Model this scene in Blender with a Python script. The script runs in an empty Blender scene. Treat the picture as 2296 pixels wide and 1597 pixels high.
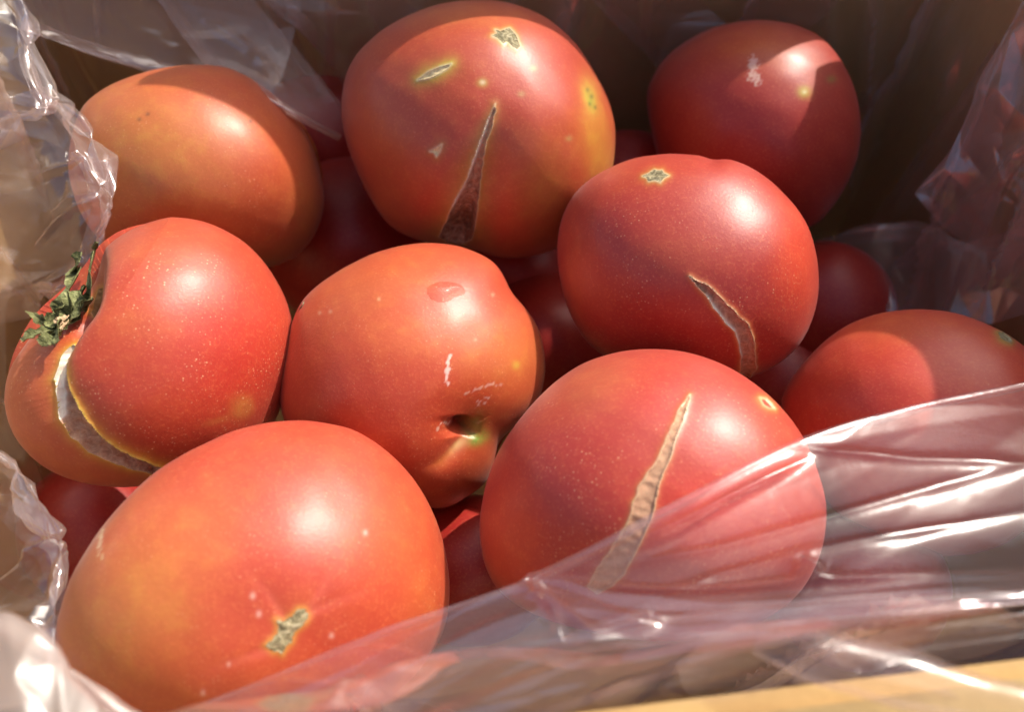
import bpy, math, random
import numpy as np
from mathutils import Vector

sc = bpy.context.scene
COL = sc.collection
RNG = np.random.default_rng(11)
random.seed(5)

# ------------------------------------------------------------------ camera
PITCH = math.radians(55.0)
CAM = np.array([0.0, 0.0, 0.36])
FWD = np.array([0.0, math.cos(PITCH), -math.sin(PITCH)])
UP = np.array([0.0, math.sin(PITCH), math.cos(PITCH)])
RGT = np.array([1.0, 0.0, 0.0])
PW, PH, TH = 2296.0, 1597.0, 0.60
KPX = TH / (PW / 2)                       # tangent per photo pixel

cam_d = bpy.data.cameras.new('camera')
cam = bpy.data.objects.new('camera', cam_d)
COL.objects.link(cam)
cam.location = CAM
cam.rotation_euler = (math.pi / 2 - PITCH, 0, 0)
cam_d.sensor_width = 36.0
cam_d.lens = 18.0 / TH
cam_d.clip_start = 0.005
cam_d.clip_end = 200.0
cam_d.dof.use_dof = True
cam_d.dof.focus_distance = 0.245
cam_d.dof.aperture_fstop = 9.5
sc.camera = cam

# ------------------------------------------------------------------ light
SUN = np.array([0.55, 0.45, 0.70])
SUN = SUN / np.linalg.norm(SUN)
world = bpy.data.worlds.new('World')
sc.world = world
world.use_nodes = True
wn = world.node_tree
bg = wn.nodes['Background']
sky = wn.nodes.new('ShaderNodeTexSky')
sky.sky_type = 'NISHITA'
sky.sun_disc = False
sky.air_density = 0.7
sky.dust_density = 4.0
sky.ozone_density = 0.4
sky.sun_elevation = math.asin(SUN[2])
sky.sun_rotation = math.atan2(SUN[0], SUN[1])
wn.links.new(sky.outputs[0], bg.inputs[0])
bg.inputs[1].default_value = 0.15
sun_d = bpy.data.lights.new('sun', 'SUN')
sun_d.energy = 3.2
sun_d.angle = math.radians(0.53)
sun_d.color = (1.0, 0.93, 0.83)
sun = bpy.data.objects.new('sun', sun_d)
COL.objects.link(sun)
sun.rotation_euler = Vector(SUN).to_track_quat('Z', 'Y').to_euler()
sun.location = (0.5, 0.5, 1.0)
sc.view_settings.view_transform = 'Standard'
sc.view_settings.look = 'None'
sc.view_settings.exposure = 0.70
sc.view_settings.gamma = 1.0
sc.cycles.max_bounces = 12
sc.cycles.diffuse_bounces = 7
sc.cycles.transparent_max_bounces = 32
sc.cycles.use_denoising = True
sc.cycles.sample_clamp_indirect = 6.0


# ------------------------------------------------------------------ helpers
def at(px, py, d):
    px, py, d = np.asarray(px, float), np.asarray(py, float), np.asarray(d, float)
    v = FWD + RGT * ((px - PW / 2) * KPX)[..., None] - UP * ((py - PH / 2) * KPX)[..., None]
    return CAM + v * d[..., None]


def pix(P):
    q = P - CAM
    z = q @ FWD
    return PW / 2 + (q @ RGT) / z / KPX, PH / 2 - (q @ UP) / z / KPX, z


def mesh_np(name, V, F, mat, loc=None, parent=None, smooth=True):
    loc = np.zeros(3) if loc is None else np.asarray(loc)
    V = np.asarray(V, np.float32) - loc.astype(np.float32)
    me = bpy.data.meshes.new(name)
    if isinstance(F, np.ndarray):
        k = F.shape[1]
        me.vertices.add(len(V))
        me.vertices.foreach_set('co', V.ravel())
        me.loops.add(F.size)
        me.loops.foreach_set('vertex_index', F.ravel().astype(np.int32))
        me.polygons.add(len(F))
        me.polygons.foreach_set('loop_start', np.arange(0, F.size, k, dtype=np.int32))
        me.update(calc_edges=True)
        me.validate()
    else:
        me.from_pydata(V.tolist(), [], F)
    me.polygons.foreach_set('use_smooth', np.full(len(me.polygons), smooth))
    me.materials.append(mat)
    o = bpy.data.objects.new(name, me)
    COL.objects.link(o)
    if parent is not None:
        o.parent = parent
        o.location = Vector(loc) - parent.location
    else:
        o.location = loc
    return o


def attr(o, name, val, kind='FLOAT'):
    a = o.data.attributes.new(name, 'FLOAT_COLOR' if kind == 'C' else 'FLOAT', 'POINT')
    if kind == 'C':
        v = np.ones((len(val), 4), np.float32)
        v[:, :3] = val
        a.data.foreach_set('color', v.ravel())
    else:
        a.data.foreach_set('value', np.asarray(val, np.float32))


def empty(name, loc):
    o = bpy.data.objects.new(name, None)
    o.empty_display_size = 0.02
    COL.objects.link(o)
    o.location = loc
    return o


def tag(o, label=None, cat=None, group=None, kind=None):
    if label:
        o['label'] = label
    if cat:
        o['category'] = cat
    if group:
        o['group'] = group
    if kind:
        o['kind'] = kind
    return o


def wave_noise(P, scale, seed, n=10):
    r = np.random.default_rng(seed)
    s = np.zeros(len(P))
    for k in range(n):
        d = r.normal(size=3)
        d = d / np.linalg.norm(d) * (2 * math.pi / scale) * r.uniform(0.6, 1.7)
        s += np.sin(P @ d + r.uniform(0, 6.283))
    return s / math.sqrt(n / 2)


def sdf_poly(X, Y, poly):
    poly = np.asarray(poly, float)
    n = len(poly)
    best = np.full(X.shape, 1e9)
    inside = np.zeros(X.shape, bool)
    for i in range(n):
        a, b = poly[i], poly[(i + 1) % n]
        e = b - a
        wx, wy = X - a[0], Y - a[1]
        t = np.clip((wx * e[0] + wy * e[1]) / max(e @ e, 1e-9), 0, 1)
        best = np.minimum(best, np.hypot(wx - t * e[0], wy - t * e[1]))
        cond = ((a[1] > Y) != (b[1] > Y))
        xi = a[0] + (Y - a[1]) * e[0] / (e[1] if abs(e[1]) > 1e-9 else 1e-9)
        inside ^= cond & (X < xi)
    return np.where(inside, -best, best)


def line_dist(X, Y, pts):
    """distance to a polyline and its side (+ = right of travel in picture axes)"""
    pts = np.asarray(pts, float)
    best = np.full(X.shape, 1e9)
    side = np.zeros(X.shape)
    par = np.zeros(X.shape)
    n = len(pts) - 1
    for i in range(n):
        a, b = pts[i], pts[i + 1]
        e = b - a
        wx, wy = X - a[0], Y - a[1]
        t = np.clip((wx * e[0] + wy * e[1]) / (e @ e), 0, 1)
        d = np.hypot(wx - t * e[0], wy - t * e[1])
        m = d < best
        best = np.where(m, d, best)
        side = np.where(m, np.sign(e[0] * wy - e[1] * wx), side)
        par = np.where(m, (i + t) / n, par)
    return best, side, par


def smooth_closed(pts, n=720, sig=4):
    """closed outline -> dense smooth points (Catmull-Rom)"""
    p = np.asarray(pts, float)
    m = len(p)
    out = []
    for i in range(m):
        p0, p1, p2, p3 = p[i - 1], p[i], p[(i + 1) % m], p[(i + 2) % m]
        t = np.linspace(0, 1, 24, endpoint=False)[:, None]
        out.append(0.5 * (2 * p1 + (p2 - p0) * t + (2 * p0 - 5 * p1 + 4 * p2 - p3) * t ** 2 + (3 * p1 - p0 - 3 * p2 + p3) * t ** 3))
    return np.concatenate(out)


# ------------------------------------------------------------------ materials
def new_mat(name):
    m = bpy.data.materials.new(name)
    m.use_nodes = True
    nt = m.node_tree
    for n in list(nt.nodes):
        nt.nodes.remove(n)
    return m, nt, nt.nodes.new('ShaderNodeOutputMaterial')


def N(nt, kind, **kw):
    n = nt.nodes.new(kind)
    for k, v in kw.items():
        if k in n.inputs.keys() if hasattr(n.inputs, 'keys') else False:
            n.inputs[k].default_value = v
        else:
            setattr(n, k, v)
    return n


def mathn(nt, op, a, b=None, clamp=False):
    n = nt.nodes.new('ShaderNodeMath')
    n.operation = op
    n.use_clamp = clamp
    for i, v in enumerate((a, b)):
        if v is None:
            continue
        if hasattr(v, 'is_output'):
            nt.links.new(v, n.inputs[i])
        else:
            n.inputs[i].default_value = v
    return n.outputs[0]


def mixc(nt, fac, a, b, mode='MIX'):
    n = nt.nodes.new('ShaderNodeMix')
    n.data_type = 'RGBA'
    n.blend_type = mode
    for sock, v in ((n.inputs[0], fac), (n.inputs[6], a), (n.inputs[7], b)):
        if hasattr(v, 'is_output'):
            nt.links.new(v, sock)
        elif isinstance(v, (int, float)):
            sock.default_value = v
        else:
            sock.default_value = (*v, 1.0)
    return n.outputs[2]


def ramp(nt, fac, stops):
    n = nt.nodes.new('ShaderNodeValToRGB')
    el = n.color_ramp.elements
    while len(el) > 1:
        el.remove(el[0])
    el[0].position, el[0].color = stops[0][0], (*stops[0][1], 1)
    for p, c in stops[1:]:
        e = el.new(p)
        e.color = (*c, 1)
    nt.links.new(fac, n.inputs[0])
    return n.outputs[0]


def noise(nt, vec, scale, detail=4.0, rough=0.55, dist=0.0):
    n = nt.nodes.new('ShaderNodeTexNoise')
    n.inputs['Scale'].default_value = scale
    n.inputs['Detail'].default_value = detail
    n.inputs['Roughness'].default_value = rough
    n.inputs['Distortion'].default_value = dist
    if vec is not None:
        nt.links.new(vec, n.inputs['Vector'])
    return n.outputs['Fac']


def bump(nt, h, strength, dist, normal=None):
    n = nt.nodes.new('ShaderNodeBump')
    n.inputs['Strength'].default_value = strength
    n.inputs['Distance'].default_value = dist
    nt.links.new(h, n.inputs['Height'])
    if normal is not None:
        nt.links.new(normal, n.inputs['Normal'])
    return n.outputs[0]


def skin_material():
    m, nt, out = new_mat('tomato_skin')
    L = nt.links.new
    tc = nt.nodes.new('ShaderNodeTexCoord').outputs['Object']
    a = nt.nodes.new('ShaderNodeAttribute'); a.attribute_name = 'skin'
    s = nt.nodes.new('ShaderNodeAttribute'); s.attribute_name = 'speck'
    # pale lenticel dots, each a slightly different size
    vo = nt.nodes.new('ShaderNodeTexVoronoi')
    vo.inputs['Scale'].default_value = 980.0
    L(tc, vo.inputs['Vector'])
    dot = mathn(nt, 'SUBTRACT', 0.33, vo.outputs['Distance'])
    dot = mathn(nt, 'MULTIPLY', dot, 5.0, True)
    rnd = nt.nodes.new('ShaderNodeSeparateColor')
    L(vo.outputs['Color'], rnd.inputs[0])
    keep = mathn(nt, 'POWER', rnd.outputs[0], 2.2)
    cl = noise(nt, tc, 70.0, 3.0)
    clm = mathn(nt, 'MULTIPLY', mathn(nt, 'SUBTRACT', cl, 0.42), 5.0, True)
    dot = mathn(nt, 'MULTIPLY', mathn(nt, 'MULTIPLY', dot, keep), mathn(nt, 'MULTIPLY', clm, s.outputs['Fac']))
    # fine mottling of the colour itself
    mo = noise(nt, tc, 190.0, 5.0, 0.65)
    mo2 = noise(nt, tc, 1100.0, 2.0, 0.6)
    big = noise(nt, tc, 32.0, 3.0)
    c = mixc(nt, mathn(nt, 'MULTIPLY', mathn(nt, 'SUBTRACT', big, 0.40), 1.5, True), a.outputs['Color'], (0.88, 0.72, 0.72), 'MULTIPLY')
    c = mixc(nt, mathn(nt, 'MULTIPLY', mathn(nt, 'SUBTRACT', mo, 0.47), 2.2, True), c, (1.15, 1.7, 1.25), 'MULTIPLY')
    c = mixc(nt, mathn(nt, 'MULTIPLY', mathn(nt, 'SUBTRACT', mo2, 0.52), 1.1, True), c, (0.70, 0.20, 0.07))
    c = mixc(nt, mathn(nt, 'MULTIPLY', dot, 0.62), c, (0.78, 0.50, 0.27))
    p = nt.nodes.new('ShaderNodeBsdfPrincipled')
    L(c, p.inputs['Base Color'])
    rg = mathn(nt, 'ADD', mathn(nt, 'MULTIPLY', mo, 0.16), 0.50)
    L(rg, p.inputs['Roughness'])
    p.inputs['IOR'].default_value = 1.42
    p.inputs['Specular IOR Level'].default_value = 0.32
    p.inputs['Subsurface Weight'].default_value = 0.18
    p.inputs['Subsurface Radius'].default_value = (1.0, 0.25, 0.12)
    p.inputs['Subsurface Scale'].default_value = 0.0025
    p.inputs['Coat Weight'].default_value = 0.75
    p.inputs['Coat Roughness'].default_value = 0.40
    p.inputs['Sheen Weight'].default_value = 0.06
    p.inputs['Sheen Roughness'].default_value = 0.4
    h = mathn(nt, 'ADD', mathn(nt, 'MULTIPLY', mo2, 0.9), mathn(nt, 'MULTIPLY', dot, 0.6))
    b1 = bump(nt, h, 0.3, 0.00016)
    b2 = bump(nt, mo, 0.12, 0.0012, b1)
    L(b2, p.inputs['Normal'])
    L(b1, p.inputs['Coat Normal'])
    L(p.outputs[0], out.inputs[0])
    return m


def flesh_material():
    m, nt, out = new_mat('tomato_flesh')
    L = nt.links.new
    tc = nt.nodes.new('ShaderNodeTexCoord').outputs['Object']
    a = nt.nodes.new('ShaderNodeAttribute'); a.attribute_name = 'pale'
    b = nt.nodes.new('ShaderNodeAttribute'); b.attribute_name = 'tone'
    n1 = noise(nt, tc, 420.0, 6.0, 0.7, 1.2)
    n2 = noise(nt, tc, 1500.0, 3.0, 0.6, 0.6)
    c = ramp(nt, n1, [(0.33, (0.19, 0.075, 0.040)), (0.47, (0.33, 0.165, 0.090)), (0.58, (0.47, 0.28, 0.165)), (0.72, (0.66, 0.47, 0.30))])
    c = mixc(nt, mathn(nt, 'MULTIPLY', b.outputs['Fac'], 0.85, True), c, (0.54, 0.32, 0.20))
    pw = mathn(nt, 'ADD', a.outputs['Fac'], mathn(nt, 'MULTIPLY', mathn(nt, 'SUBTRACT', n2, 0.5), 0.9))
    c = mixc(nt, mathn(nt, 'MULTIPLY', a.outputs['Fac'], mathn(nt, 'ADD', pw, 0.35), True), c, (0.80, 0.71, 0.56))
    c = mixc(nt, mathn(nt, 'MULTIPLY', mathn(nt, 'SUBTRACT', n2, 0.46), 1.6, True), c, (0.75, 0.66, 0.62), 'MULTIPLY')
    p = nt.nodes.new('ShaderNodeBsdfPrincipled')
    L(c, p.inputs['Base Color'])
    p.inputs['Roughness'].default_value = 0.7
    p.inputs['Specular IOR Level'].default_value = 0.15
    p.inputs['Subsurface Weight'].default_value = 0.15
    p.inputs['Subsurface Scale'].default_value = 0.001
    hh = mathn(nt, 'ADD', n1, mathn(nt, 'MULTIPLY', n2, 0.5))
    L(bump(nt, hh, 0.3, 0.0006), p.inputs['Normal'])
    L(p.outputs[0], out.inputs[0])
    return m


def scar_material():
    m, nt, out = new_mat('dry_scar')
    L = nt.links.new
    tc = nt.nodes.new('ShaderNodeTexCoord').outputs['Object']
    n1 = noise(nt, tc, 520.0, 5.0, 0.65, 1.2)
    c = ramp(nt, n1, [(0.30, (0.10, 0.08, 0.045)), (0.43, (0.21, 0.18, 0.10)), (0.57, (0.36, 0.31, 0.18)), (0.74, (0.64, 0.57, 0.40))])
    p = nt.nodes.new('ShaderNodeBsdfPrincipled')
    L(c, p.inputs['Base Color'])
    p.inputs['Roughness'].default_value = 0.8
    p.inputs['Specular IOR Level'].default_value = 0.12
    L(bump(nt, n1, 0.5, 0.0007), p.inputs['Normal'])
    L(p.outputs[0], out.inputs[0])
    return m


def sepal_material():
    m, nt, out = new_mat('dry_sepal')
    L = nt.links.new
    tc = nt.nodes.new('ShaderNodeTexCoord').outputs['Object']
    n1 = noise(nt, tc, 260.0, 5.0, 0.65, 0.8)
    n2 = noise(nt, tc, 1300.0, 3.0)
    c = ramp(nt, n1, [(0.30, (0.045, 0.043, 0.018)), (0.46, (0.12, 0.125, 0.046)), (0.60, (0.23, 0.245, 0.10)), (0.75, (0.44, 0.42, 0.22))])
    c = mixc(nt, mathn(nt, 'MULTIPLY', mathn(nt, 'SUBTRACT', n2, 0.5), 1.6, True), c, (0.38, 0.36, 0.20))
    p = nt.nodes.new('ShaderNodeBsdfPrincipled')
    L(c, p.inputs['Base Color'])
    p.inputs['Roughness'].default_value = 0.8
    p.inputs['Specular IOR Level'].default_value = 0.15
    L(bump(nt, mathn(nt, 'ADD', n1, n2), 0.7, 0.0008), p.inputs['Normal'])
    L(p.outputs[0], out.inputs[0])
    return m


def plain_material(name, col, rough=0.6, nscale=600.0, vary=0.5):
    m, nt, out = new_mat(name)
    L = nt.links.new
    tc = nt.nodes.new('ShaderNodeTexCoord').outputs['Object']
    n1 = noise(nt, tc, nscale, 4.0, 0.6)
    c = mixc(nt, mathn(nt, 'MULTIPLY', mathn(nt, 'SUBTRACT', n1, 0.4), 2.0 * vary, True), col, tuple(x * 0.5 for x in col))
    p = nt.nodes.new('ShaderNodeBsdfPrincipled')
    L(c, p.inputs['Base Color'])
    p.inputs['Roughness'].default_value = rough
    L(bump(nt, n1, 0.4, 0.0006), p.inputs['Normal'])
    L(p.outputs[0], out.inputs[0])
    return m


def card_material():
    m, nt, out = new_mat('corrugated_cardboard')
    L = nt.links.new
    tc = nt.nodes.new('ShaderNodeTexCoord').outputs['Object']
    mp = nt.nodes.new('ShaderNodeMapping')
    mp.inputs['Scale'].default_value = (1.0, 1.0, 0.18)
    L(tc, mp.inputs[0])
    n1 = noise(nt, mp.outputs[0], 420.0, 5.0, 0.65)
    n2 = noise(nt, tc, 26.0, 4.0)
    c = mixc(nt, n1, (0.43, 0.285, 0.105), (0.54, 0.37, 0.15))
    c = mixc(nt, mathn(nt, 'MULTIPLY', mathn(nt, 'SUBTRACT', n2, 0.42), 2.0, True), c, (0.48, 0.32, 0.12))
    p = nt.nodes.new('ShaderNodeBsdfPrincipled')
    L(c, p.inputs['Base Color'])
    p.inputs['Roughness'].default_value = 0.85
    L(bump(nt, n1, 0.25, 0.0008), p.inputs['Normal'])
    L(p.outputs[0], out.inputs[0])
    return m


def film_material(name, haze, trans_tint=(0.96, 0.93, 0.94), rough=0.13, gloss=0.085, veil=(0.84, 0.68, 0.69)):
    m, nt, out = new_mat(name)
    L = nt.links.new
    tc = nt.nodes.new('ShaderNodeTexCoord').outputs['Object']
    n1 = noise(nt, tc, 120.0, 4.0, 0.6, 0.6)
    n2 = noise(nt, tc, 28.0, 3.0, 0.5, 0.4)
    nb = bump(nt, n1, 0.10, 0.0012)
    nb = bump(nt, n2, 0.15, 0.004, nb)
    tr = nt.nodes.new('ShaderNodeBsdfTransparent')
    tr.inputs[0].default_value = (*trans_tint, 1)
    df = nt.nodes.new('ShaderNodeBsdfDiffuse')
    df.inputs[0].default_value = (*veil, 1)  # default pink veil stands for red reflected off the tomatoes
    tl = nt.nodes.new('ShaderNodeBsdfTranslucent')
    tl.inputs[0].default_value = (*veil, 1)
    L(nb, df.inputs['Normal'])
    mx = nt.nodes.new('ShaderNodeMixShader')
    mx.inputs[0].default_value = 0.5
    L(df.outputs[0], mx.inputs[1])
    L(tl.outputs[0], mx.inputs[2])
    m2 = nt.nodes.new('ShaderNodeMixShader')
    hz = mathn(nt, 'MULTIPLY', mathn(nt, 'ADD', mathn(nt, 'MULTIPLY', n2, 0.9), 0.55), haze)
    if name == 'liner_film':
        fa = nt.nodes.new('ShaderNodeAttribute'); fa.attribute_name = 'fold'
        hz = mathn(nt, 'MULTIPLY', hz, mathn(nt, 'ADD', 0.55, mathn(nt, 'MULTIPLY', fa.outputs['Fac'], 3.0)), True)
    L(hz, m2.inputs[0])
    L(tr.outputs[0], m2.inputs[1])
    L(mx.outputs[0], m2.inputs[2])
    gl = nt.nodes.new('ShaderNodeBsdfGlossy')
    gl.inputs['Color'].default_value = (1, 1, 1, 1)
    gl.inputs['Roughness'].default_value = rough
    L(nb, gl.inputs['Normal'])
    lw = nt.nodes.new('ShaderNodeLayerWeight')
    L(nb, lw.inputs['Normal'])
    f5 = mathn(nt, 'POWER', lw.outputs['Facing'], 5.0)
    fac = mathn(nt, 'ADD', mathn(nt, 'MULTIPLY', f5, 0.7), gloss, True)
    m3 = nt.nodes.new('ShaderNodeMixShader')
    L(fac, m3.inputs[0])
    L(m2.outputs[0], m3.inputs[1])
    L(gl.outputs[0], m3.inputs[2])
    L(m3.outputs[0], out.inputs[0])
    return m


def water_material():
    m, nt, out = new_mat('water')
    L = nt.links.new
    tr = nt.nodes.new('ShaderNodeBsdfTransparent')
    tr.inputs[0].default_value = (0.91, 0.83, 0.79, 1)
    gl = nt.nodes.new('ShaderNodeBsdfGlossy')
    gl.inputs['Roughness'].default_value = 0.03
    lw = nt.nodes.new('ShaderNodeLayerWeight')
    f5 = mathn(nt, 'POWER', lw.outputs['Facing'], 5.0)
    mx = nt.nodes.new('ShaderNodeMixShader')
    L(mathn(nt, 'ADD', mathn(nt, 'MULTIPLY', f5, 0.5), 0.03, True), mx.inputs[0])
    L(tr.outputs[0], mx.inputs[1])
    L(gl.outputs[0], mx.inputs[2])
    L(mx.outputs[0], out.inputs[0])
    return m


def ground_material():
    m, nt, out = new_mat('concrete_ground')
    L = nt.links.new
    tc = nt.nodes.new('ShaderNodeTexCoord').outputs['Object']
    n1 = noise(nt, tc, 60.0, 6.0, 0.7)
    c = mixc(nt, n1, (0.20, 0.18, 0.15), (0.33, 0.30, 0.26))
    p = nt.nodes.new('ShaderNodeBsdfPrincipled')
    L(c, p.inputs['Base Color'])
    p.inputs['Roughness'].default_value = 0.9
    L(bump(nt, n1, 0.5, 0.003), p.inputs['Normal'])
    L(p.outputs[0], out.inputs[0])
    return m


M_SKIN = skin_material()
M_FLESH = flesh_material()
M_SCAR = scar_material()
M_SEPAL = sepal_material()
M_CARD = card_material()
M_FILM = film_material('clear_film', 0.03)
M_FILM2 = film_material('hazy_film', 0.058, (0.97, 0.94, 0.95), 0.22, 0.042)
M_NEAR = film_material('sunlit_haze_film', 0.26, (0.97, 0.94, 0.92), 0.3, 0.04, (0.88, 0.78, 0.70))  # extra haze and cream tint stand in for film lit through by the sun
M_FLAP = film_material('flap_film', 0.015, (0.98, 0.96, 0.95), 0.16, 0.03)
M_FILM3 = film_material('creased_film', 0.12, (0.97, 0.94, 0.93), 0.10, 0.09, (0.87, 0.75, 0.68))  # haze raised and warmed for the sunlit look of the left film
M_LINER = film_material('liner_film', 0.20, (0.98, 0.94, 0.90), 0.14, 0.20, (0.86, 0.66, 0.57))  # dense warm haze added to lighten the shaded walls behind
M_WALL = film_material('slack_film', 0.20, (0.98, 0.94, 0.90), 0.17, 0.10, (0.85, 0.67, 0.61))  # same warm haze, lifting the dark back and right walls
M_WATER = water_material()
M_STEM = plain_material('dry_stem', (0.50, 0.35, 0.20), 0.8)
M_CORK = plain_material('corky_hollow', (0.34, 0.17, 0.06), 0.85, 900.0, 0.8)
M_HEALED = plain_material('healed_scar', (0.74, 0.58, 0.30), 0.8, 1100.0, 0.9)
M_STRAW = plain_material('straw_style', (0.55, 0.44, 0.25), 0.6)

# ------------------------------------------------------------------ ground
g = 60.0
ground = mesh_np('ground', [(-g, -g, 0), (g, -g, 0), (g, g, 0), (-g, g, 0)], [(0, 1, 2, 3)], ground_material(), smooth=False)
tag(ground, kind='structure')

# ------------------------------------------------------------------ cardboard box
RIM = 0.20
BL, BR, FR, FL = (np.array(p) for p in ((-0.203, 0.330), (0.180, 0.330), (0.192, 0.058), (-0.176, 0.012)))
box = empty('cardboard_box', (0, 0.18, 0.004))
tag(box, 'open brown cardboard box lined with a clear plastic bag and filled with tomatoes', 'box')
TW = 0.004


def slab(name, p0, p1, z0, z1, lean=0.0, bulge=0.0, trim=(0, 0), seed=1, out_sign=1.0, wob=0.0008, slant=0.0):
    """upright corrugated panel from p0 to p1, inner face on the line, thickness outward"""
    e = p1 - p0
    ln = np.linalg.norm(e)
    e = e / ln
    nrm = np.array([e[1], -e[0]]) * out_sign
    nu, nv = 90, 16
    s = np.linspace(trim[0], ln - trim[1], nu)
    t = np.linspace(0, 1, nv)
    S, T = np.meshgrid(s, t, indexing='ij')
    if slant:
        T = T * np.interp(S / ln, [0, .47, .535, .60, .76, .85, 1], [.50, .54, .98, 1.0, .87, .58, .52])  # unseen top edge stepped so its shadow falls right on tomatoes and wall
    off = lean * T + bulge * np.sin(np.pi * S / ln) * np.sin(np.pi * np.clip(T, 0, 1) * 0.9)
    q = np.stack([S.ravel() * 9, T.ravel() * 2, np.zeros(S.size)], 1)
    off = off + wob * wave_noise(q, 1.6, seed).reshape(S.shape)
    V = []
    for o in (0.0, TW):
        V.append(np.stack([p0[0] + e[0] * S + nrm[0] * (off + o), p0[1] + e[1] * S + nrm[1] * (off + o), z0 + (z1 - z0) * T], -1).reshape(-1, 3))
    V = np.concatenate(V)
    n1 = nu * nv
    F = []
    for i in range(nu - 1):
        for j in range(nv - 1):
            a, b, c, d = i * nv + j, (i + 1) * nv + j, (i + 1) * nv + j + 1, i * nv + j + 1
            F.append((a, b, c, d))
            F.append((a + n1, d + n1, c + n1, b + n1))
    for i in range(nu - 1):
        a, b = i * nv, (i + 1) * nv
        F.append((a, a + n1, b + n1, b))
        a, b = a + nv - 1, b + nv - 1
        F.append((a, b, b + n1, a + n1))
    for j in range(nv - 1):
        a, b = j, j + 1
        F.append((a, b, b + n1, a + n1))
        a, b = a + (nu - 1) * nv, b + (nu - 1) * nv
        F.append((a, a + n1, b + n1, b))
    return mesh_np(name, V, F, M_CARD, parent=box, smooth=False)


ZB = 0.006
slab('side_panel', BL, BR, ZB, RIM, 0.0, 0.0, (-0.006, -0.006), 1, -1.0)
slab('side_panel', FR, BR, ZB, RIM, 0.0, 0.004, (0.0, -0.0005), 2, 1.0)
slab('side_panel', FL, FR, ZB, RIM, 0.0, 0.003, (-0.006, -0.006), 3, 1.0)
slab('side_panel', FL, BL, ZB, RIM, 0.0, 0.003, (0, 0.0), 4, -1.0)
# flaps still standing up at the back and right, folded out at the front and left
slab('flap', BL, BR, RIM + 0.0015, 0.345, 0.006, 0.0, (0.004, 0.004), 5, -1.0, slant=1.0)
slab('flap', FR, BR, RIM + 0.0015, 0.266, 0.008, 0.0, (0.004, 0.004), 6, 1.0)


def flap_out(p0, p1, out_sign, length, drop, seed):
    e = p1 - p0
    ln = np.linalg.norm(e)
    e = e / ln
    nrm = np.array([e[1], -e[0]]) * out_sign
    nu, nv = 40, 16
    S, T = np.meshgrid(np.linspace(0.004, ln - 0.004, nu), np.linspace(0, 1, nv), indexing='ij')
    q = np.stack([S.ravel() * 9, T.ravel() * 2, np.zeros(S.size)], 1)
    w = 0.0012 * wave_noise(q, 1.4, seed).reshape(S.shape) * T
    V = []
    for o in (0.0, -TW):
        V.append(np.stack([p0[0] + e[0] * S + nrm[0] * (0.0055 + length * T), p0[1] + e[1] * S + nrm[1] * (0.0055 + length * T), RIM + 0.004 - drop * T ** 1.05 + w + o], -1).reshape(-1, 3))
    V = np.concatenate(V)
    n1 = nu * nv
    F = []
    for i in range(nu - 1):
        for j in range(nv - 1):
            a, b, c, d = i * nv + j, (i + 1) * nv + j, (i + 1) * nv + j + 1, i * nv + j + 1
            F += [(a, b, c, d), (a + n1, d + n1, c + n1, b + n1)]
    for i in range(nu - 1):
        a, b = i * nv, (i + 1) * nv
        F.append((a, a + n1, b + n1, b))
        a, b = a + nv - 1, b + nv - 1
        F.append((a, b, b + n1, a + n1))
    for j in range(nv - 1):
        a, b = j, j + 1
        F.append((a, b, b + n1, a + n1))
        a, b = a + (nu - 1) * nv, b + (nu - 1) * nv
        F.append((a, a + n1, b + n1, b))
    return mesh_np('flap', V, F, M_CARD, parent=box, smooth=False)


flap_out(FL, FR, 1.0, 0.10, 0.048, 7)
flap_out(FL, BL, -1.0, 0.10, 0.05, 8)
bt = np.array([[*(FL + (0.001, 0.001)), 0.005], [*(FR + (-0.001, 0.001)), 0.005], [*(BR - 0.001), 0.005], [*(BL + (0.001, -0.001)), 0.005]])
mesh_np('bottom_panel', np.concatenate([bt, bt + (0, 0, 0.004)]), [(3, 2, 1, 0), (4, 5, 6, 7), (0, 1, 5, 4), (1, 2, 6, 5), (2, 3, 7, 6), (3, 0, 4, 7)], M_CARD, parent=box, smooth=False)


# ------------------------------------------------------------------ plastic bag
bag = empty('plastic_bag', (0, 0.18, 0.012))
tag(bag, 'clear crumpled plastic bag lining the cardboard box around the tomatoes', 'plastic bag')


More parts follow.
